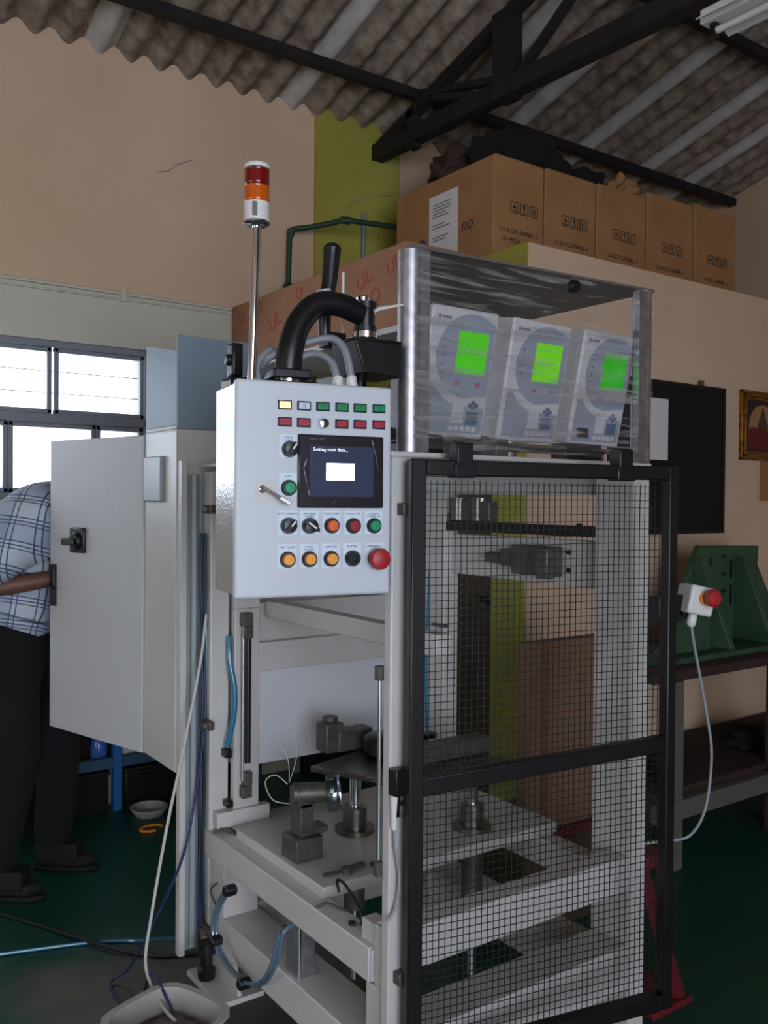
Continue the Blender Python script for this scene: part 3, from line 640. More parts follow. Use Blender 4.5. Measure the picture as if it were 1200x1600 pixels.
# mesh guard door, hinged on the near post and standing slightly open
A = Vector((1.090, 1.437, .272)); B = Vector((1.757, 1.296, .272)); dx = (B-A); W = dx.length; dx.normalize(); dy = Vector((0, 0, 1)).cross(dx)
T = Matrix.Translation(A) @ Matrix((dx, dy, Vector((0, 0, 1)))).transposed().to_4x4(); HT = 1.262; fw = .033
q = MB(T); q.box(0, fw, 0, .03, 0, HT); q.box(W-.026, W, 0, .03, 0, HT); q.box(fw, W-.026, 0, .03, HT-.032, HT); q.box(fw, W-.026, 0, .03, 0, .035)
door = q.build('mesh_door', 'door_black', mc, bevel=.003, label='black framed wire mesh guard door')
q = MB(T); q.prism([(fw, .004, .573), (fw, .004, .610), (W-.026, .004, .638), (W-.026, .004, .601)], (0, .022, 0)); q.build('mid_rail', 'door_black', door, bevel=.002)
q = MB(T); px_, pz_ = .0146, .0162
x = fw-.004
k = 0
while x < W-.024:
    pts = [(x+.0012*noise.noise(Vector((k*.31, z*6, 0))), .034, z) for z in [i*.05+.02 for i in range(25)]]
    q.tube(pts, .00105, 4, 1); x += px_; k += 1
z = .03; k = 0
while z < HT-.03:
    pts = [(x_, .0355, z+.0035*noise.noise(Vector((x_*3, z*2, 7)))+.0008*noise.noise(Vector((x_*30, k, 3)))) for x_ in [fw-.006+(W-.05)*i/14 for i in range(15)]]
    q.tube(pts, .00105, 4, 1); z += pz_; k += 1
q.build('wire_mesh', 'wire', door, kind='stuff')
for x_ in (.10, .51):
    q = MB(T); q.box(x_, x_+.038, -.004, .034, HT-.012, HT+.036); q.box(x_-.006, x_+.044, -.006, .034, HT-.036, HT-.006)
    q.build('latch', 'black_plastic', door, bevel=.003)
for z in (1.42, .80, .45): part('hinge', 'dull_steel', (1.09, 1.12, 1.466, 1.489, z, z+.025), bevel=.002)
q = MB(); q.box(1.075, 1.10, 1.462, 1.49, .845, .90); q.box(1.082, 1.094, 1.47, 1.488, .80, .845); snz = q.build('door_sensor', 'black_plastic', mc, bevel=.002)
q = MB(); q.cyl((1.082, 1.478, .775), (1.082, 1.478, .845), .006, .009); q.build('sensor_plug', 'white_plastic', snz)
q = MB(); q.tube([(1.082, 1.478, .78), (1.084, 1.476, .74), (1.094, 1.474, .67), (1.085, 1.476, .61), (1.068, 1.485, .585), (1.06, 1.5, .58)], .0028); q.build('sensor_cable', 'cable_grey', snz)
part('back_strip', 'black', (1.128, 1.16, 1.565, 1.60, 1.28, 1.54), bevel=.002)
# cables and fittings around the frame
q = MB(); q.tube([(1.15, 1.79, .515), (1.145, 1.79, .545), (1.15, 1.76, .54), (1.14, 1.68, .51), (1.125, 1.66, .495)], .0035); q.build('cable', 'cable_black', mc)
q = MB(); q.tube([(1.11, 2.42, .495), (1.13, 2.40, .53), (1.20, 2.39, .545), (1.26, 2.37, .53), (1.27, 2.36, .50)], .003); q.build('cable', 'cable_blue', mc)
q = MB()
for a, b in (((1.09, 2.37, .487), (1.13, 2.34, .492)), ((1.09, 1.80, .487), (1.13, 1.76, .492))):
    q = MB(); q.tube([a, ((a[0]+b[0])/2, (a[1]+b[1])/2, .502), b, (b[0]+.01, b[1]-.02, .492)], .004, 6, 3); q.build('cable_tie', 'dull_steel', mc)
q = MB(); q.tube([(1.085, 2.33, .36), (1.08, 2.36, .33), (1.082, 2.33, .30)], .003, 6, 4); q.build('cable_tie', 'dull_steel', mc)
coil = [(1.06, 2.183, .405), (1.055, 2.22, .36), (1.055, 2.262, .30), (1.055, 2.262, .24), (1.055, 2.20, .20), (1.055, 2.09, .195), (1.055, 1.99, .235), (1.055, 1.925, .31), (1.065, 1.905, .395), (1.10, 1.90, .41)]
q = MB(); q.tube(coil, .005, 8); q.tube([(c_[0]-.010, c_[1]+.003, c_[2]+.004) for c_ in coil[:-1]], .005, 8); q.build('hose_coil', 'hose_clear', mc, label='clear blue hose coil')
for c_ in ((1.052, 2.18, .402), (1.048, 2.258, .235), (1.048, 2.085, .195)): MB().lathe((c_[0]-.016, c_[1], c_[2]), (1, 0, 0), [(0, .012), (.004, .016), (.03, .016), (.034, .012)], 12).build('hose_clip', 'black_plastic', mc)
q = MB(); q.tube([(1.145, 2.385, 1.05), (1.14, 2.37, .98), (1.15, 2.36, .90), (1.148, 2.36, .82), (1.135, 2.375, .73)], .009, 10); q.build('air_hose', 'hose_blue', mc)
part('hose_fitting', 'black_plastic', (1.125, 1.145, 2.36, 2.394, .70, .725), bevel=.003); part('hose_fitting', 'black_plastic', (1.13, 1.15, 2.36, 2.394, .555, .575), bevel=.003)
for z in (1.42, .80, .205): part('cable_clamp', 'dull_steel', (1.072, 1.09, 2.36, 2.41, z-.012, z+.012), (1.062, 1.075, 2.37, 2.40, z-.008, z+.008), bevel=.003)
part('foot_plate', 'white_paint', (1.025, 1.16, 2.18, 2.40, .085, .10), bevel=.002)
q = MB(); q.prism([(1.085, 2.395, .10), (1.085, 2.19, .10), (1.085, 2.22, .175), (1.085, 2.395, .20)], (.01, 0, 0)); q.build('foot_gusset', 'white_paint', mc)
def foot(x, y, zt, top=False):
    q = MB(); q.lathe((x, y, 0), (0, 0, 1), [(0, .03), (.012, .03), (.016, .02), (.02, .008), (zt, .008)], 18); f_ = q.build('levelling_foot', 'rubber', mc)
    if top: MB().lathe((x, y, .10), (0, 0, 1), [(0, .024), (.025, .026), (.035, .017), (.065, .017), (.07, .026), (.10, .025)], 14).build('foot_nut', 'black_plastic', f_)
foot(1.055, 2.33, .10, True); foot(1.095, 1.522, .045); foot(1.87, 1.555, .045); foot(1.87, 2.35, .045); foot(1.12, 2.42, .10)
# emergency stop box on the right side
t = thing('emergency_stop_box', (2.0, 1.45, 1.15), 'grey emergency stop box with red mushroom button beside the mesh door', 'switch')
T2 = Matrix.Translation((2.0, 1.455, 1.165)) @ Matrix.Rotation(R(-20), 4, 'Z') @ Matrix.Rotation(R(12), 4, 'Y')
q = MB(T2); q.box(-.012, .062, -.035, .03, 0, .075); q.build('housing', 'white_plastic', t, bevel=.006)
q = MB(T2); q.lathe((.03, -.035, .045), (0, -1, 0), [(0, .018), (.010, .018)], 24); q.build('collar', 'yellow_btn', t)
q = MB(T2); q.lathe((.034, -.045, .048), (.1, -1, .1), [(0, .012), (.008, .022), (.018, .024), (.026, .018), (.028, .008)], 24); q.build('mushroom_button', 'mushroom', t)
q = MB(T2); q.lathe((.028, 0, -.035), (0, 0, 1), [(0, .007), (.006, .012), (.018, .013), (.035, .011)], 10); q.build('cable_gland', 'white_plastic', t)
q = MB(); q.tube([(2.03, 1.455, 1.135), (2.047, 1.45, 1.05), (2.08, 1.44, .90), (2.10, 1.435, .78), (2.085, 1.44, .64), (2.045, 1.46, .565), (1.99, 1.50, .55), (1.92, 1.52, .55)], .0038, 8); q.build('cable', 'cable_grey', t)
q = MB(); q.box(1.90, 2.0, 1.455, 1.49, 1.15, 1.21); q.box(1.985, 2.03, 1.455, 1.48, 1.145, 1.168); q.build('mounting_bracket', 'black', t, bevel=.003)
t = thing('terminal_box', (1.93, 1.6, 1.26), 'small grey box fixed on the far right side of the machine frame', 'box')
MB().box(1.902, 1.95, 1.53, 1.62, 1.22, 1.37).build('housing', 'duct_grey', t, bevel=.004)
MB().box(1.902, 1.94, 1.51, 1.56, 1.38, 1.44).build('lid', 'black_plastic', t, bevel=.003)

# ================================================================== METERS
def meter(x0, label, lcdm):
    top = Vector((x0, 1.502, 1.872)); bot = Vector((x0+.0, 1.562, 1.592)); wd = .193
    up = (top-bot); h_ = up.length; up.normalize(); xd = Vector((1, 0, 0)); nr = xd.cross(up)   # nr points to the viewer
    T = Matrix.Translation(bot) @ Matrix((xd, up, nr)).transposed().to_4x4()
    t = thing('relay_meter', tuple(bot), label, 'meter', 'relay meters under the canopy')
    q = MB(T); q.box(0, wd-.022, .002, h_-.002, -.12, -.012); q.build('housing', 'meter_white', t, bevel=.004)
    q = MB(T); q.box(0, wd, 0, h_, -.018, 0); q.build('fascia', 'meter_white', t, bevel=.006)
    def pr(pts, z, nm, mt): q = MB(T); q.prism([(a, b, 0) for a, b in pts], (0, 0, z)); return q.build(nm, mt, t)
    cx, cy, rr = .118, h_*.645, .092
    arc = [(cx+rr*math.cos(R(a))*1.0, cy+rr*math.sin(R(a))) for a in range(70, 291, 10)]
    pr([(wd-.008, cy+rr*.80), ] + arc + [(wd-.008, cy-rr*.92)], .0012, 'round_surround', 'meter_grey')
    arc2 = [(cx+(rr+.02)*math.cos(R(a)), cy+(rr+.02)*math.sin(R(a))) for a in range(215, 281, 8)]
    pr([(.012, .012), (.012, cy-.07)] + arc2 + [(wd-.010, cy-rr-.022), (wd-.010, .012)][::1], .0010, 'lower_surround', 'meter_grey')
    pr([(.082, cy-.038), (.168, cy-.038), (.168, cy+.052), (.082, cy+.052)], .0024, 'display', lcdm)
    pr([(.078, cy-.042), (.172, cy-.042), (.172, cy+.056), (.078, cy+.056)], .0018, 'display_rim', 'duct_grey')
    for a in (.088, .148): pr([(a, cy-.066), (a+.012, cy-.066), (a+.012, cy-.056), (a, cy-.056)], .003, 'led_key', 'pink_led')
    for k in range(5): pr([(.042, cy+.03-k*.018), (.046, cy+.03-k*.018), (.046, cy+.034-k*.018), (.042, cy+.034-k*.018)], .0025, 'indicator', 'meter_blue')
    pr([(.09, .035), (.125, .035), (.125, .088), (.09, .088)], .0018, 'label_card', 'meter_white')
    pr([(.134, .032), (.168, .032), (.168, .062), (.134, .062)], .0022, 'keypad', 'meter_blue')
    for a, b in ((.146, .078), (.146, .066), (.137, .072), (.155, .072)): pr([(a, b), (a+.010, b), (a+.010, b+.009), (a, b+.009)], .0028, 'arrow_key', 'meter_blue')
    for k in range(5): pr([(.086+k*.017, .018), (.098+k*.017, .018), (.098+k*.017, .028), (.086+k*.017, .028)], .0028, 'key', 'meter_white')
    q = MB(T); q.lathe((.022, h_-.024, 0), (0, 0, 1), [(0, .005), (.0012, .005)], 12); q.box(.03, .055, h_-.027, h_-.021, 0, .0008); q.build('maker_mark', 'ink_grey', t)
    return t
meter(1.192, 'relay meter with a green display, at the left end under the wrapped canopy', 'lcd')
meter(1.429, 'middle relay meter of the three, with the yellow-green display', 'lcd_b')
m3 = meter(1.666, 'right hand relay meter with dark plug socket and deep green display', 'lcd_c')
MB().box(1.690, 1.725, 1.543, 1.5475, 1.612, 1.635).build('socket', 'black_plastic', m3)

# ================================================================== OPERATOR PANEL
P0 = Vector((.711, 1.461, 1.27)); pu = Vector((.981, -.194, 0)).normalized(); pw = Vector((.194, .981, 0)).normalized()
TP = Matrix.Translation(P0) @ Matrix((pu, pw, Vector((0, 0, 1)))).transposed().to_4x4()     # local x right, y into the box, z up
op = thing('operator_panel', tuple(TP @ Vector((.155, .08, 0))), 'light grey operator control box with touchscreen and push buttons, hung on a black swing arm', 'control panel')
PW, PH = .307, .397
q = MB(TP); q.box(.004, PW-.004, .022, .165, .004, PH-.004); q.build('enclosure', 'panel_dim_side', op, bevel=.004)
q = MB(TP); q.box(0, PW, 0, .020, 0, PH); q.build('front_door', 'panel_paint', op, bevel=.006, seg=3)
q = MB(TP)
def pf(q, s0, s1, z0, z1, t_=.002): q.box(s0, s1, -t_, 0, z0, z1); return q
def plate(s, z, w_=.036, h_=.045, lines=('',)):
    pf(MB(TP), s-w_/2, s+w_/2, z-h_*.37, z+h_*.63, .0008).build('legend_plate', 'legend', op)
    for k, l_ in enumerate(lines):
        text('legend_text', l_, .0052, TP @ Vector((s, -.0009, z+h_*.63-.006-.0052*k)), pu, (0, 0, 1), 'ink', op, ext=.0002)
def button(s, z, matn, nm='push_button', r_=.0148, h_=.012):
    ax = -pw; b = MB().lathe(TP @ Vector((s, 0, z)), ax, [(0, r_), (.006, r_), (.009, r_*.9), (.009, r_*.72)], 28).build(nm, 'bezel', op)
    MB().lathe(TP @ Vector((s, -.004, z)), ax, [(0, r_*.70), (h_*.6, r_*.72), (h_*.85, r_*.62), (h_*.87, .002)], 28).build('cap', matn, b)
def selector(s, z, ang, off=.006):
    ax = -pw; b = MB().lathe(TP @ Vector((s, 0, z)), ax, [(0, .0152), (.006, .0152), (.012, .0135), (.018, .012), (.019, .002)], 28).build('selector_switch', 'bezel', op)
    Tt = TP @ Matrix.Translation((s, 0, z)) @ Matrix.Rotation(R(ang), 4, 'Y')
    q = MB(Tt); q.box(-.004, .004, -.024, -.016, -.013, .013); q.build('grip', 'bezel', b, bevel=.001)
    q = MB(Tt); q.box(-.0016, .0016, -.0248, -.024, -.001 if off else -.008, .011); q.build('pointer', 'white_plastic', b)
row1 = [(.091, .353, 'amber_lit', 'MC ON'), (.128, .353, 'clear_lamp', 'AIR\nOK'), (.165, .3535, 'green_lamp', 'HOME\nPOS'), (.203, .354, 'green_lamp', 'GUARD\nCLOSE'), (.240, .3545, 'green_lamp', 'CLAMP\nDOWN'), (.279, .355, 'green_lamp', 'TEST\nOK')]
row2 = [(.091, .322, 'red_lamp', 'MC OFF'), (.1277, .322, 'red_lamp', 'TRIP'), (.203, .3225, 'red_lamp', 'FAULT'), (.240, .3235, 'red_lamp', 'ALARM'), (.279, .3245, 'red_lamp', 'NG')]
for s, z, mt, tx_ in row1+row2:
    fr = MB(TP); fr.box(s-.0132, s+.0132, -.004, 0, z-.0085, z+.0085); f_ = fr.build('indicator_lamp', 'bezel', op, bevel=.001)
    q = MB(TP); q.box(s-.0105, s+.0105, -.0055, -.003, z-.006, z+.006); q.build('lens', mt, f_, bevel=.0008)
    for k, l_ in enumerate(tx_.split('\n')): text('lamp_text', l_, .0046, TP @ Vector((s, -.0056, z+(.0022 if '\n' in tx_ else 0)-.0044*k)), pu, (0, 0, 1), 'ink', f_, ext=.0001)
kl = MB().lathe(TP @ Vector((.1645, 0, .322)), -pw, [(0, .0095), (.004, .0105), (.010, .009), (.014, .0085), (.015, .004)], 24).build('key_lock', 'chrome', op)
plate(.099, .273, .034, .042, ('PURGE', 'START')); selector(.101, .2725, 35)
plate(.099, .202, .034, .042, ('RESET',)); button(.0995, .2015, 'green_btn')
for s, l_, in ((.0992, ('AUTO / MANUAL',)), (.1405, ('MACHINE', 'POWER')), (.1841, ('CYCLE START',)), (.2276, ('CYCLE STOP',)), (.2703, ('CONTROL', 'POWER ON'))): plate(s, .132, lines=l_)
selector(.0995, .1322, 40); selector(.1405, .132, -55, 0)
q = MB(TP); q.box(.152, .160, -.006, 0, .121, .127); q.build('padlock_tab', 'bezel', op, bevel=.001)
button(.1841, .132, 'orange_btn'); button(.2276, .1315, 'dark_red_btn'); button(.2703, .1315, 'green_btn')
for s, l_ in ((.0983, ('PART CLAMP',)), (.1404, ('GUARD', 'DOWN')), (.1833, ('LAMP TEST',)), (.2264, ('BUZZER',)), (.272, ('EMERGENCY', 'STOP'))): plate(s, .070, lines=l_)
for s in (.0983, .1404, .1833): button(s, .070, 'yellow_btn')
bz = MB().lathe(TP @ Vector((.2264, 0, .070)), -pw, [(0, .0152), (.008, .0152), (.014, .012), (.014, .006), (.010, .005)], 28).build('buzzer', 'bezel', op)
es = MB().lathe(TP @ Vector((.2744, 0, .069)), -pw, [(0, .016), (.012, .013), (.014, .013)], 28).build('emergency_button', 'bezel', op)
MB().lathe(TP @ Vector((.2744, -.012, .069)), -pw, [(0, .012), (.005, .0200), (.012, .0210), (.019, .018), (.022, .010), (.0225, .002)], 32).build('mushroom_cap', 'mushroom', es)
# touchscreen
q = MB(TP); q.box(.116, .288, -.007, 0, .165, .301); hm = q.build('touchscreen', 'hmi_glass', op, bevel=.003)
q = MB(TP); q.box(.1387, .266, -.0074, -.0068, .186, .280); q.build('display', 'hmi_disp', hm)
q = MB(TP); q.box(.1705, .2275, -.0080, -.0074, .2165, .2485); q.build('lit_box', 'hmi_white', hm, bevel=.0002)
text('screen_text', 'Setting start data...', .0092, TP @ Vector((.179, -.0076, .2735)), pu, (0, 0, 1), 'hmi_text', hm)
text('bezel_text', 'DISPLAY  UNIT', .0045, TP @ Vector((.152, -.0072, .2925)), pu, (0, 0, 1), 'ink_grey', hm)
q = MB(TP)
for a, b in (((.262, .296), (.270, .268)), ((.270, .268), (.276, .235)), ((.132, .255), (.126, .238)), ((.126, .238), (.136, .195)), ((.136, .195), (.138, .186)), ((.275, .205), (.277, .198)), ((.182, .172), (.190, .18))):
    q.bar((a[0], -.0078, a[1]), (b[0], -.0078, b[1]), .0008, .0014, (0, 1, 0))
q.build('film_crease', 'film', hm, kind='stuff')
# lock with key handle
q = MB(TP); q.box(.038, .076, -.0008, 0, .172, .214); q.build('sticker', 'paper', op)
lk = MB().lathe(TP @ Vector((.0495, 0, .1985)), -pw, [(0, .007), (.006, .007), (.008, .005)], 18).build('door_lock', 'chrome', op)
q = MB(TP); q.bar((.0479, -.010, .2019), (.078, -.024, .183), .006, .005); q.bar((.076, -.024, .184), (.096, -.026, .172), .004, .008); q.build('lock_key', 'steel', lk, bevel=.001)
# cable glands and hoses on the top
for s, y in ((.222, .07), (.245, .055)):
    g_ = MB(); g_.lathe(TP @ Vector((s, y, PH-.004)), (0, 0, 1), [(0, .012), (.014, .012), (.015, .0105), (.026, .0105), (.03, .008)], 8); g_.build('cable_gland', 'white_plastic', op)
q = MB()
for s, y, dz, l_ in ((.222, .07, .07, .10), (.245, .055, .10, .14)):
    a = TP @ Vector((s, y, PH+.02)); b = TP @ Vector((s-.012, y+.01, PH+dz*.8)); c = TP @ Vector((s-.045, y+.03, PH+dz)); d_ = TP @ Vector((s-l_, y+.05, PH+dz*.65)); e = TP @ Vector((s-l_-.03, y+.09, PH+.03))
    q.tube([a, b, c, d_, e], .0075, 10)
q.tube([TP @ Vector((.075, .10, PH)), TP @ Vector((.07, .11, PH+.04)), TP @ Vector((.10, .12, PH+.075)), TP @ Vector((.13, .13, PH+.05))], .007, 10)
q.build('cable_conduit', 'grey_plastic', op)
# swing arm
arm = [TP @ Vector((.125, .085, PH+.03)), TP @ Vector((.130, .085, PH+.075)), TP @ Vector((.148, .09, PH+.125)), TP @ Vector((.185, .095, PH+.165)), TP @ Vector((.235, .10, PH+.172)), TP @ Vector((.285, .11, PH+.160))]
q = MB(); q.tube(arm, lambda t_: .026-.003*t_, 20, 8); q.build('swing_arm', 'black_plastic', op, label='curved black swing arm')
q = MB(TP); q.box(.075, .175, .045, .13, PH, PH+.008); q.box(.088, .162, .055, .12, PH+.014, PH+.032); q.build('arm_flange', 'black_plastic', op, bevel=.003)
MB().lathe(TP @ Vector((.125, .085, PH+.006)), (0, 0, 1), [(0, .025), (.009, .025)], 24).build('arm_shim', 'chrome', op)
J = TP @ Vector((.298, .115, 0))
MB().lathe((J.x, J.y, PH+1.27+.125), (0, 0, 1), [(0, .024), (.012, .024), (.013, .02), (.045, .02), (.046, .024), (.06, .024), (.062, .008)], 24).build('arm_joint', 'black_plastic', op)
MB().lathe((J.x, J.y, PH+1.27+.112), (0, 0, 1), [(0, .026), (.012, .026)], 24).build('joint_ring', 'chrome', op)
MB().lathe((J.x-.006, J.y, PH+1.27+.186), (0, 0, 1), [(0, .012), (.008, .014), (.012, .01)], 16).build('joint_bolt', 'chrome', op)
q = MB(); q.prism([(J.x-.045, J.y-.03, 1.775), (J.x+.065, J.y-.04, 1.775), (J.x+.065, J.y+.06, 1.775), (J.x-.045, J.y+.06, 1.775)], (0, 0, -.006)); q.prism([(J.x-.045, J.y-.03, 1.77), (J.x-.02, J.y-.03, 1.705), (J.x+.065, J.y-.035, 1.70), (J.x+.065, J.y-.04, 1.77)], (0, .09, 0)); q.build('arm_bracket', 'black', op, bevel=.003)
q = MB(); q.tube([(J.x-.045, 1.60, 1.79), (J.x-.045, 1.60, 1.86), (J.x-.035, 1.60, 1.90), (J.x-.03, 1.60, 1.955), (J.x-.028, 1.60, 1.975)], lambda t_: .013+.007*t_, 16); q.lathe((J.x-.028, 1.60, 1.972), (0, 0, 1), [(0, .02), (.006, .0185), (.012, .014), (.016, .006)], 16); q.build('arm_handle', 'black_plastic', op)
MB().lathe((J.x-.043, 1.60, 1.87), (-.2, 0, 1), [(0, .017), (.018, .017)], 18).build('handle_collar', 'duct_grey', op)
q = MB(); q.box(J.x-.048, J.x-.0, 1.585, 1.62, 1.768, 1.80); q.build('handle_base', 'black_plastic', op, bevel=.003)
MB().cyl((J.x+.0, 1.60, 1.77), (J.x+.0, 1.60, 1.93), .003).build('handle_rod', 'white_plastic', op)
# clutter behind the panel top: servo housing
t = thing('servo_housing', (.93, 1.75, 1.60), 'black motor cover rising behind the top left of the operator panel', 'motor cover')
q = MB(); q.box(.80, .86, 1.66, 1.72, 1.62, 1.70); q.build('body', 'black_plastic', t, bevel=.008)
q = MB(); q.box(.805, .83, 1.67, 1.70, 1.70, 1.77); q.cyl((.797, 1.685, 1.735), (.81, 1.685, 1.735), .012); q.build('plug', 'black_plastic', t, bevel=.005)
MB().box(.80, 1.0, 1.68, 1.74, 1.60, 1.63).build('bracket', 'black', t, bevel=.003)
t = thing('rear_cover', (1.15, 1.62, 1.5), 'dark grey rounded cover between operator panel and near machine post', 'cover')
q = MB(); q.box(1.045, 1.075, 1.57, 1.75, 1.55, 1.735); q.build('body', 'black_plastic', t, bevel=.028, seg=5)

# signal tower
sx, sy = .765, 1.49
t = thing('signal_tower', (sx, sy, 1.667), 'red and amber signal lamp tower on a chrome pole above the operator panel', 'lamp')
MB().cyl((sx-.008, sy, 1.667), (sx, sy, 1.957), .0078, n=24).build('pole', 'chrome', t)
MB().lathe((sx, sy, 1.953), (0, 0, 1), [(0, .018), (.004, .0245), (.007, .0245), (.008, .022)], 28).build('base_ring', 'chrome', t)
MB().lathe((sx, sy, 1.961), (0, 0, 1), [(0, .0232), (.034, .0232), (.0345, .02)], 28).build('base', 'white_plastic', t)
MB().lathe((sx, sy, 1.995), (0, 0, 1), [(0, .021)] + [(.002+k*.003, .0232 if k % 2 else .0222) for k in range(10)] + [(.031, .021)], 28).build('amber_lens', 'amber_lens', t, label='amber lens')
MB().lathe((sx, sy, 2.026), (0, 0, 1), [(0, .021)] + [(.002+k*.003, .0232 if k % 2 else .0222) for k in range(10)] + [(.031, .021)], 28).build('red_lens', 'red_lens', t, label='red lens')
MB().lathe((sx, sy, 2.057), (0, 0, 1), [(0, .0236), (.006, .0236), (.009, .021), (.0095, .004)], 28).build('cap', 'white_plastic', t)
q = MB(); q.box(sx-.019, sx-.011, sy-.0245, sy-.0205, 1.966, 1.99); q.build('rating_label', 'ink_grey', t)

# ================================================================== ELECTRICAL CABINET
t = thing('electrical_cabinet', (1.3, 2.59, .655), 'tall light grey electrical cabinet on the machine back with its door swung open', 'cabinet')
q = MB(); q.box(1.018, 1.56, 2.468, 2.472, .655, 1.648); q.box(1.014, 1.018, 2.468, 2.72, .655, 1.648); q.box(1.56, 1.564, 2.468, 2.72, .655, 1.648); q.box(1.014, 1.564, 2.468, 2.72, 1.646, 1.652); q.box(1.014, 1.564, 2.468, 2.72, .652, .657)
q.build('body', 'white_paint', t, bevel=.002)
q = MB(); q.box(1.05, 1.53, 2.475, 2.48, .70, 1.60); q.build('back_plate', 'duct_grey', t)
hp = Vector((1.008, 2.722, .65)); ep = Vector((.861, 3.224, .65)); dd = (ep-hp); DW = dd.length; dd.normalize(); dn = Vector((-dd.y, dd.x, 0))   # dn points to the left
TD = Matrix.Translation(hp) @ Matrix((dd, Vector((dd.y, -dd.x, 0)), Vector((0, 0, 1)))).transposed().to_4x4()      # local x along the door, y inward
q = MB(TD); q.box(0, DW, 0, .018, 0, .997); dr = q.build('door', 'cab_paint', t, bevel=.003, label='open door with black isolator')
q = MB(TD); sw = .345; q.box(sw-.042, sw+.042, -.012, 0, .615, .70); q.build('isolator_plate', 'black_plastic', dr, bevel=.005)
def dpt(x, y, z): return TD @ Vector((x, y, z))
MB().lathe(dpt(sw, -.012, .655), tuple(dpt(0, -1, 0)-dpt(0, 0, 0)), [(0, .030), (.006, .030), (.009, .026), (.012, .024)], 24).build('isolator_knob', 'black', dr)
q = MB(TD); q.box(sw-.012, sw+.058, -.034, -.024, .640, .664); q.build('isolator_lever', 'black', dr, bevel=.004)
q = MB(TD); q.box(DW-.045, DW-.018, -.014, 0, .425, .57); q.build('handle', 'black_plastic', dr, bevel=.004)
q = MB(TD); q.bar((DW-.03, -.02, .50), (DW-.055, -.02, .485), .01, .01); q.build('handle_grip', 'black_plastic', dr)
MB().box(1.000, 1.014, 2.558, 2.70, 1.44, 1.577).build('filter_box', 'duct_grey', t, bevel=.004)
# blue-grey sheet metal box on the cabinet
t = thing('sheet_metal_box', (1.2, 2.59, 1.652), 'blue grey open sheet metal box standing on top of the electrical cabinet', 'box')
MB().box(1.016, 1.26, 2.470, 2.476, 1.655, 1.925).build('front_sheet', 'blue_grey', t, bevel=.001)
q = MB(); q.prism([(1.016, 2.477, 1.665), (1.016, 2.72, 1.665), (1.016, 2.72, 1.925), (1.016, 2.477, 1.88)], (.005, 0, 0)); q.build('side_sheet', 'blue_grey', t)
MB().box(1.016, 1.26, 2.478, 2.72, 1.653, 1.664).build('base_tray', 'cab_paint', t, bevel=.001)

# cable duct and loose cables left of the machine
t = thing('cable_duct', (1.05, 2.445, .12), 'grey vertical cable trunking running down beside the left machine post', 'cable duct')
MB().box(1.018, 1.036, 2.44, 2.466, .12, 1.56).build('side_strip', 'white_paint', t, bevel=.001)
q = MB(); q.box(1.036, 1.080, 2.452, 2.462, .13, 1.52); q.build('back', 'duct_grey', t)
MB().cyl((1.060, 2.442, .14), (1.060, 2.442, 1.52), .010, n=16).build('round_cover', 'duct_grey', t)
cabs = []
for k in range(5):
    x = 1.073+.004*k*.8; y = 2.425-.006*(k % 3); pts = []
    for j in range(9):
        z = 1.35-.145*j; pts.append((x+.007*noise.noise(Vector((k*2.3, j*.9, 0))), y+.012*noise.noise(Vector((k*1.7, j*.8, 4))), z))
    MB().tube(pts, .003+.0008*(k % 3), 6, 3).build('loose_cable', ['cable_blue', 'cable_purple', 'cable_black', 'cable_grey', 'hose_blue'][k % 5], label=['dark blue cable in the bundle beside the left machine post', 'purple cable in the bundle beside the left machine post', 'black cable in the bundle beside the left machine post', 'grey cable in the bundle beside the left machine post', 'light blue air tube in the bundle beside the left machine post'][k % 5], cat='cable', group='cables in the bundle by the left post')
MB().tube([(1.070, 2.38, 1.12), (1.05, 2.375, .98), (1.00, 2.37, .75), (.95, 2.36, .55), (.895, 2.33, .33), (.870, 2.31, .20), (.865, 2.2, .155), (.87, 2.10, .145)], .0045, 8).build('white_cable', 'cable_white', label='long white cable hanging down from the machine into the floor bin', cat='cable')
MB().tube([(1.075, 2.40, .78), (1.055, 2.41, .60), (1.02, 2.42, .42), (.97, 2.50, .22), (.93, 2.60, .05), (.88, 2.62, .008), (.87, 2.50, .007), (.87, 2.36, .03), (.872, 2.28, .19), (.88, 2.15, .15)], .004, 8).build('blue_cable', 'cable_blue', label='dark blue cable looping over the floor into the bin', cat='cable')
MB().tube([(-.2, 3.2, .007), (.4, 3.05, .007), (.649, 2.985, .007), (.92, 2.895, .007), (1.05, 2.80, .015), (1.06, 2.6, .10), (1.062, 2.48, .14)], .0055, 8).build('air_hose', 'hose_blue', label='bright blue air hose lying across the green floor', cat='hose')
MB().tube([(.2, 3.9, .006), (.6, 3.45, .006), (.80, 3.12, .006), (.92, 2.86, .014), (1.03, 2.72, .006), (1.12, 2.66, .006), (1.3, 2.6, .006)], .007, 8).build('black_cable', 'cable_black', label='thick black cable on the floor crossing under the blue hose', cat='cable')
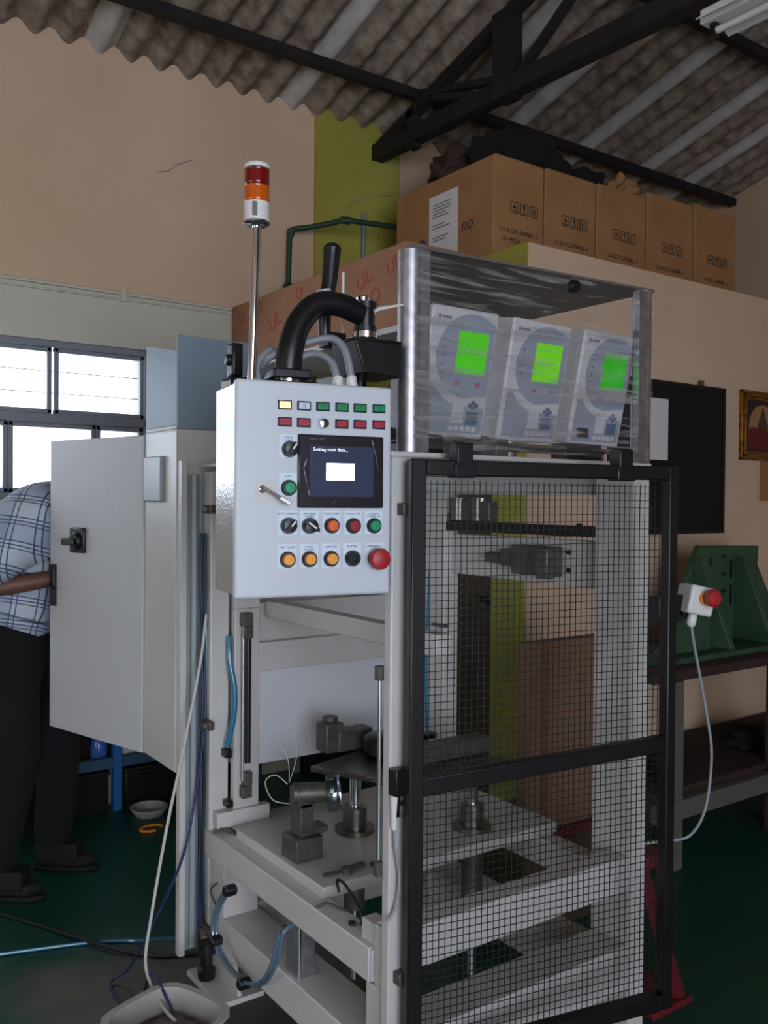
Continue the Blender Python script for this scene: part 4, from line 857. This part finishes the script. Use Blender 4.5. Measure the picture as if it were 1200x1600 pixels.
# bin
t = thing('bin', (.83, 2.08, 0), 'grey plastic bin with crumpled brown packing, on the floor before the machine foot', 'bin')
cx_, cy_ = .835, 2.08; yaw = R(20)
def sq(r_, z, n=28):
    o_ = []
    for i in range(n):
        a = 2*math.pi*i/n; c_, s_ = math.cos(a), math.sin(a); k = 1/((abs(c_)**4+abs(s_)**4)**.25)
        x, y = r_*k*c_, r_*k*s_; o_.append((cx_+x*math.cos(yaw)-y*math.sin(yaw), cy_+x*math.sin(yaw)+y*math.cos(yaw), z))
    return o_
q = MB(); rings = [sq(.085, 0), sq(.118, .17), sq(.132, .175), sq(.132, .182), sq(.114, .182), sq(.105, .11), sq(.083, .01)]; n = 28
for rg in rings: q.v += [Vector(v) for v in rg]
for k in range(len(rings)-1):
    for i in range(n): q.f.append([k*n+i, k*n+(i+1) % n, (k+1)*n+(i+1) % n, (k+1)*n+i]); q.mi.append(0)
q.f.append(list(range(n))); q.mi.append(0); q.f.append(list(range((len(rings)-1)*n, len(rings)*n))); q.mi.append(0)
q.build('tub', 'bin_plastic', t)
lump('packing_paper', (cx_, cy_, .115), (.092, .092, .035), 'bin_stuff', 'crumpled brown packing paper filling the grey bin', 'paper', 9, .25)

# blue stand with goods below the window
t = thing('blue_bench', (1.3, 4.0, 0), 'blue painted steel stand behind the open cabinet door', 'stand')
for x, y, k in ((1.40, 4.10, 'blue_steel'), (.78, 4.14, 'blue_steel'), (2.1, 4.05, 'blue_dull')): MB().box(x-.02, x+.02, y-.02, y+.02, 0, .8).build('leg', k, t, bevel=.002)
MB().box(.76, 2.12, 4.06, 4.18, .785, .81).build('top', 'blue_dull', t, bevel=.003)
MB().box(.76, 2.12, 4.085, 4.12, .20, .25).build('rail', 'blue_dull', t, bevel=.003)
MB().box(.80, 2.08, 4.12, 4.188, .19, .20).build('shelf', 'black', t)
t = thing('water_jar', (1.33, 4.15, .20), 'blue water jar standing on the rail of the blue stand', 'jar')
MB().lathe((1.335, 4.158, .2), (0, 0, 1), [(0, .036), (.02, .04), (.05, .037), (.055, .04), (.09, .04), (.13, .034), (.15, .018)], 20).build('body', 'bottle', t)
MB().lathe((1.335, 4.158, .35), (0, 0, 1), [(0, .019), (.025, .019)], 16).build('cap', 'white_plastic', t)
lump('plastic_bag', (1.475, 4.15, .27), (.04, .02, .07), 'paper', 'white plastic bag right of the blue stand leg', 'bag', 4, .3, zmin=.201)
lump('brown_sack', (1.62, 4.148, .27), (.09, .02, .07), 'rust', 'brown sack lying on the right end of the blue stand', 'sack', 6, .25, zmin=.201)
q = MB(); q.lathe((1.50, 3.95, 0), (0, 0, 1), [(0, .06), (.035, .085), (.04, .085), (.04, .075), (.01, .055)], 24); q.build('tray', 'bin_plastic', label='small beige tray on the floor under the blue stand', cat='tray')
q = MB(); q.tube([(1.44+.05*math.cos(a), 3.76+.035*math.sin(a), .008) for a in [i*.6 for i in range(9)]], .006, 6, 3); q.build('yellow_loop', 'yellow_btn', label='small yellow plastic loop lying on the green floor', cat='loop')
lump('tool_case', (.93, 4.05, .30), (.07, .03, .05), 'blue_dull', 'small blue case on the stand behind the trousers', 'case', 2, .1, zmin=.251)
lump('rubble', (.25, 3.7, .02), (.05, .04, .02), 'black', 'small black scrap on the floor', 'scrap', 2, .3, zmin=.0) if False else None
for x0, x1, z1, k, lb in ((.30, .72, .62, 'black', 'added black box darkening the lower wall left of the blue stand'), (.82, 1.36, .19, 'bag_black', 'low black box added to darken under the rail, left of the leg'), (1.44, 2.06, .185, 'black', 'low black box added to darken under the rail, right of the leg'), (2.42, 2.74, .68, 'bag_black', 'tall black box added to darken the wall near the shelf rack')):  # black boxes added to darken the lower wall behind stand and machine
    t = thing('dark_filler', ((x0+x1)/2, 4.1, 0), lb, 'dark_filler')
    MB().box(x0, x1, 4.0 if z1 > .3 else 4.09, 4.19, 0, z1-.02).build('body', k, t, bevel=.004)
    MB().box(x0-.006, x1+.006, 3.995 if z1 > .3 else 4.085, 4.195, z1-.02, z1).build('rim', 'black', t, bevel=.003)
MB().box(.84, 2.06, 4.186, 4.197, .21, .76).build('dark_backing', 'bag_black', label='added black sheet darkening the wall behind the blue stand shelf', cat='board', bevel=.003)  # upright sheet added to blacken the wall behind the stand
# red stand right of the machine
t = thing('red_stand', (2.2, 1.67, 0), 'dark red steel stand on the floor right behind the mesh door', 'stand')
q = MB(); q.bar((2.16, 1.72, .40), (2.20, 1.60, .02), .03, .03); q.build('leg', 'red_paint', t); q = MB(); q.bar((2.16, 1.72, .40), (2.10, 1.82, .02), .03, .03); q.build('leg', 'red_paint', t)
MB().box(2.08, 2.22, 1.66, 1.80, .38, .42).build('head', 'red_paint', t, bevel=.003)
MB().box(2.06, 2.24, 1.58, 1.84, 0, .02).build('base', 'red_paint', t, bevel=.003)

# ================================================================== PERSON bending into the open cabinet
fd = Vector((.80, -.60, 0)).normalized(); sd = Vector((-fd.y, fd.x, 0))     # facing, and his left
BP = Vector((.83, 3.53, 0))
def wp(a, b, z): return BP + fd*a + sd*b + Vector((0, 0, z))
pr_ = thing('person', tuple(BP), 'person in a pale blue plaid shirt and dark trousers bending behind the open cabinet door', 'person')
def skin(name, nodes, edges, matn, parent, levels=2, root=0, label=None):
    org = ORG[parent.name]; me = bpy.data.meshes.new(name); me.from_pydata([n_[0]-org for n_ in nodes], edges, []); o = bpy.data.objects.new(name, me); C.objects.link(o); o.parent = parent; ORG[o.name] = org
    sk = o.modifiers.new('skin', 'SKIN'); sk.use_smooth_shade = True
    for i, n_ in enumerate(nodes):
        me.skin_vertices[0].data[i].radius = n_[1] if isinstance(n_[1], tuple) else (n_[1], n_[1])
    me.skin_vertices[0].data[root].use_root = True
    ss = o.modifiers.new('sub', 'SUBSURF'); ss.levels = levels; ss.render_levels = levels
    dg = bpy.context.evaluated_depsgraph_get(); m2 = bpy.data.meshes.new_from_object(o.evaluated_get(dg)); o.modifiers.clear(); o.data = m2; m2.materials.clear(); m2.materials.append(M[matn])
    m2.polygons.foreach_set('use_smooth', [True]*len(m2.polygons))
    if label: o['label'] = label
    return o
def ensure_skin_layer():
    pass
SH = 1.40
J_ = {}
nodes = []; edges = []
def nd(k, pos, r_): J_[k] = len(nodes); nodes.append((pos, r_))
def ed(*ks):
    for a, b in zip(ks, ks[1:]): edges.append((J_[a], J_[b]))
nd('pel', wp(0, 0, .93), .125); nd('wst', wp(.03, 0, 1.06), .115); nd('chs', wp(.10, 0, 1.25), .13); nd('nkb', wp(.18, 0, 1.40), .075); nd('nk', wp(.24, 0, 1.45), .052); nd('hd0', wp(.30, 0, 1.49), .075); nd('hd1', wp(.345, 0, 1.545), .088); nd('hd2', wp(.37, 0, 1.60), .06)
ed('pel', 'wst', 'chs', 'nkb', 'nk', 'hd0', 'hd1', 'hd2')
for s_, c_ in ((1, 'l'), (-1, 'r')):
    nd('sh'+c_, wp(.15, .17*s_, 1.37), .06); nd('el'+c_, wp(-.06 if s_ < 0 else .16, .24*s_, 1.12 if s_ < 0 else 1.16), .042); nd('wr'+c_, wp(.25 if s_ < 0 else .38, (.10 if s_ < 0 else .20)*s_, 1.17 if s_ < 0 else 1.25), .028); nd('pa'+c_, wp(.33 if s_ < 0 else .46, (.07 if s_ < 0 else .18)*s_, 1.19 if s_ < 0 else 1.27), (.018, .032))
    ed('nkb', 'sh'+c_, 'el'+c_, 'wr'+c_, 'pa'+c_)
    nd('hp'+c_, wp(0, .10*s_, .86), .09); nd('kn'+c_, wp(.07+.03*s_, .12*s_, .49), .06); nd('an'+c_, wp(.02+.05*s_, .13*s_, .09), .042); nd('to'+c_, wp(.14+.05*s_, .14*s_, .04), .035)
    ed('pel', 'hp'+c_, 'kn'+c_, 'an'+c_, 'to'+c_)
    for k in range(5):
        base = nodes[J_['pa'+c_]][0]; o1 = -.026+.013*k
        if k == 4: f1 = base+fd*.005+Vector((0, 0, .035)); f2 = f1+fd*.03+Vector((0, 0, .012))
        else: f1 = base+fd*(.05-.003*abs(k-1.5))+Vector((0, 0, .030-.018*k)); f2 = f1+fd*(.032-.004*abs(k-1.5))+sd*(-.018*s_)
        nd('f%s%d' % (c_, k), f1, .0095); nd('g%s%d' % (c_, k), f2, .008); ed('pa'+c_, 'f%s%d' % (c_, k), 'g%s%d' % (c_, k))
body = skin('body', nodes, edges, 'skin', pr_)
# face details on the head
hc = wp(.345, 0, 1.55)
q = MB()
q.lathe(hc+fd*.085+Vector((0, 0, -.03)), tuple(fd+Vector((0, 0, -.3))), [(0, .016), (.018, .012), (.028, .006)], 12); q.build('nose', 'skin', pr_)
for s_ in (1, -1):
    MB().lathe(hc+fd*.078+sd*.03*s_+Vector((0, 0, .0)), tuple(fd), [(0, .012), (.006, .01), (.01, .004)], 12).build('eye', 'paper', pr_)
    MB().lathe(hc+sd*.085*s_+Vector((0, 0, -.01)), tuple(sd*s_), [(0, .012), (.006, .024), (.012, .026), (.014, .01)], 14).build('ear', 'skin', pr_)
q = MB(); q.bar(hc+fd*.088-sd*.022+Vector((0, 0, -.058)), hc+fd*.088+sd*.022+Vector((0, 0, -.058)), .01, .008); q.build('mouth', 'red_paint', pr_, bevel=.002)
o = lump('hair', hc-fd*.02+Vector((0, 0, .03)), (.10, .10, .085), 'hair', None, None, 3, .05, parent=pr_)
# shirt
nodes2 = []; ed2 = []
def n2(pos, r_): nodes2.append((pos, r_)); return len(nodes2)-1
a0 = n2(wp(.00, 0, 1.04), .165); a1 = n2(wp(.03, 0, 1.15), .16); a2 = n2(wp(.07, 0, 1.30), .175); a3 = n2(wp(.12, 0, 1.42), .13); a4 = n2(wp(.18, 0, 1.46), .075)
ed2 += [(a0, a1), (a1, a2), (a2, a3), (a3, a4)]
for s_ in (1, -1):
    b0 = n2(wp(.11, .16*s_, 1.40), .095); b1 = n2(wp(.06 if s_ < 0 else .15, .225*s_, 1.25), .078); b2 = n2(wp(-.03 if s_ < 0 else .16, .25*s_, 1.155), .078); ed2 += [(a3, b0), (b0, b1), (b1, b2)]
skin('shirt', nodes2, ed2, 'plaid', pr_, root=1, label='pale blue plaid shirt')
nodes3 = []; ed3 = []
def n3(pos, r_): nodes3.append((pos, r_)); return len(nodes3)-1
c0 = n3(wp(.01, 0, 1.03), .150); c1 = n3(wp(0, 0, .93), .150); ed3 += [(c0, c1)]
for s_ in (1, -1):
    k1 = n3(wp(.02, .10*s_, .84), .11); k2 = n3(wp(.08+.03*s_, .12*s_, .50), .088); k3 = n3(wp(.04+.05*s_, .13*s_, .20), .078); k4 = n3(wp(.02+.05*s_, .13*s_, .07), .076); ed3 += [(c1, k1), (k1, k2), (k2, k3), (k3, k4)]
skin('trousers', nodes3, ed3, 'trousers', pr_, root=1, label='dark trousers')
for s_ in (1, -1):
    c_ = wp(.06+.05*s_, .135*s_, 0); q = MB(Matrix.Translation(c_) @ Matrix((fd, sd, Vector((0, 0, 1)))).transposed().to_4x4())
    q.prism([(-.10, -.035, 0), (.10, -.045, 0), (.15, -.02, 0), (.155, .015, 0), (.10, .045, 0), (-.10, .035, 0)], (0, 0, .02)); q.prism([(-.095, -.032, .02), (.095, -.04, .02), (.14, 0, .02), (.095, .04, .02), (-.095, .032, .02)], (0, 0, .04)); q.prism([(-.09, -.045, .04), (.08, -.045, .04), (.08, .045, .04), (-.09, .045, .04)], (0, 0, .07))
    q.build('shoe', 'shoe', pr_, bevel=.012, seg=3)
lump('plastic_bag', tuple(wp(-.06, -.29, .90)), (.06, .04, .14), 'bag_clear', 'crumpled clear plastic bag hanging at the hip of the person', 'bag', 7, .35)
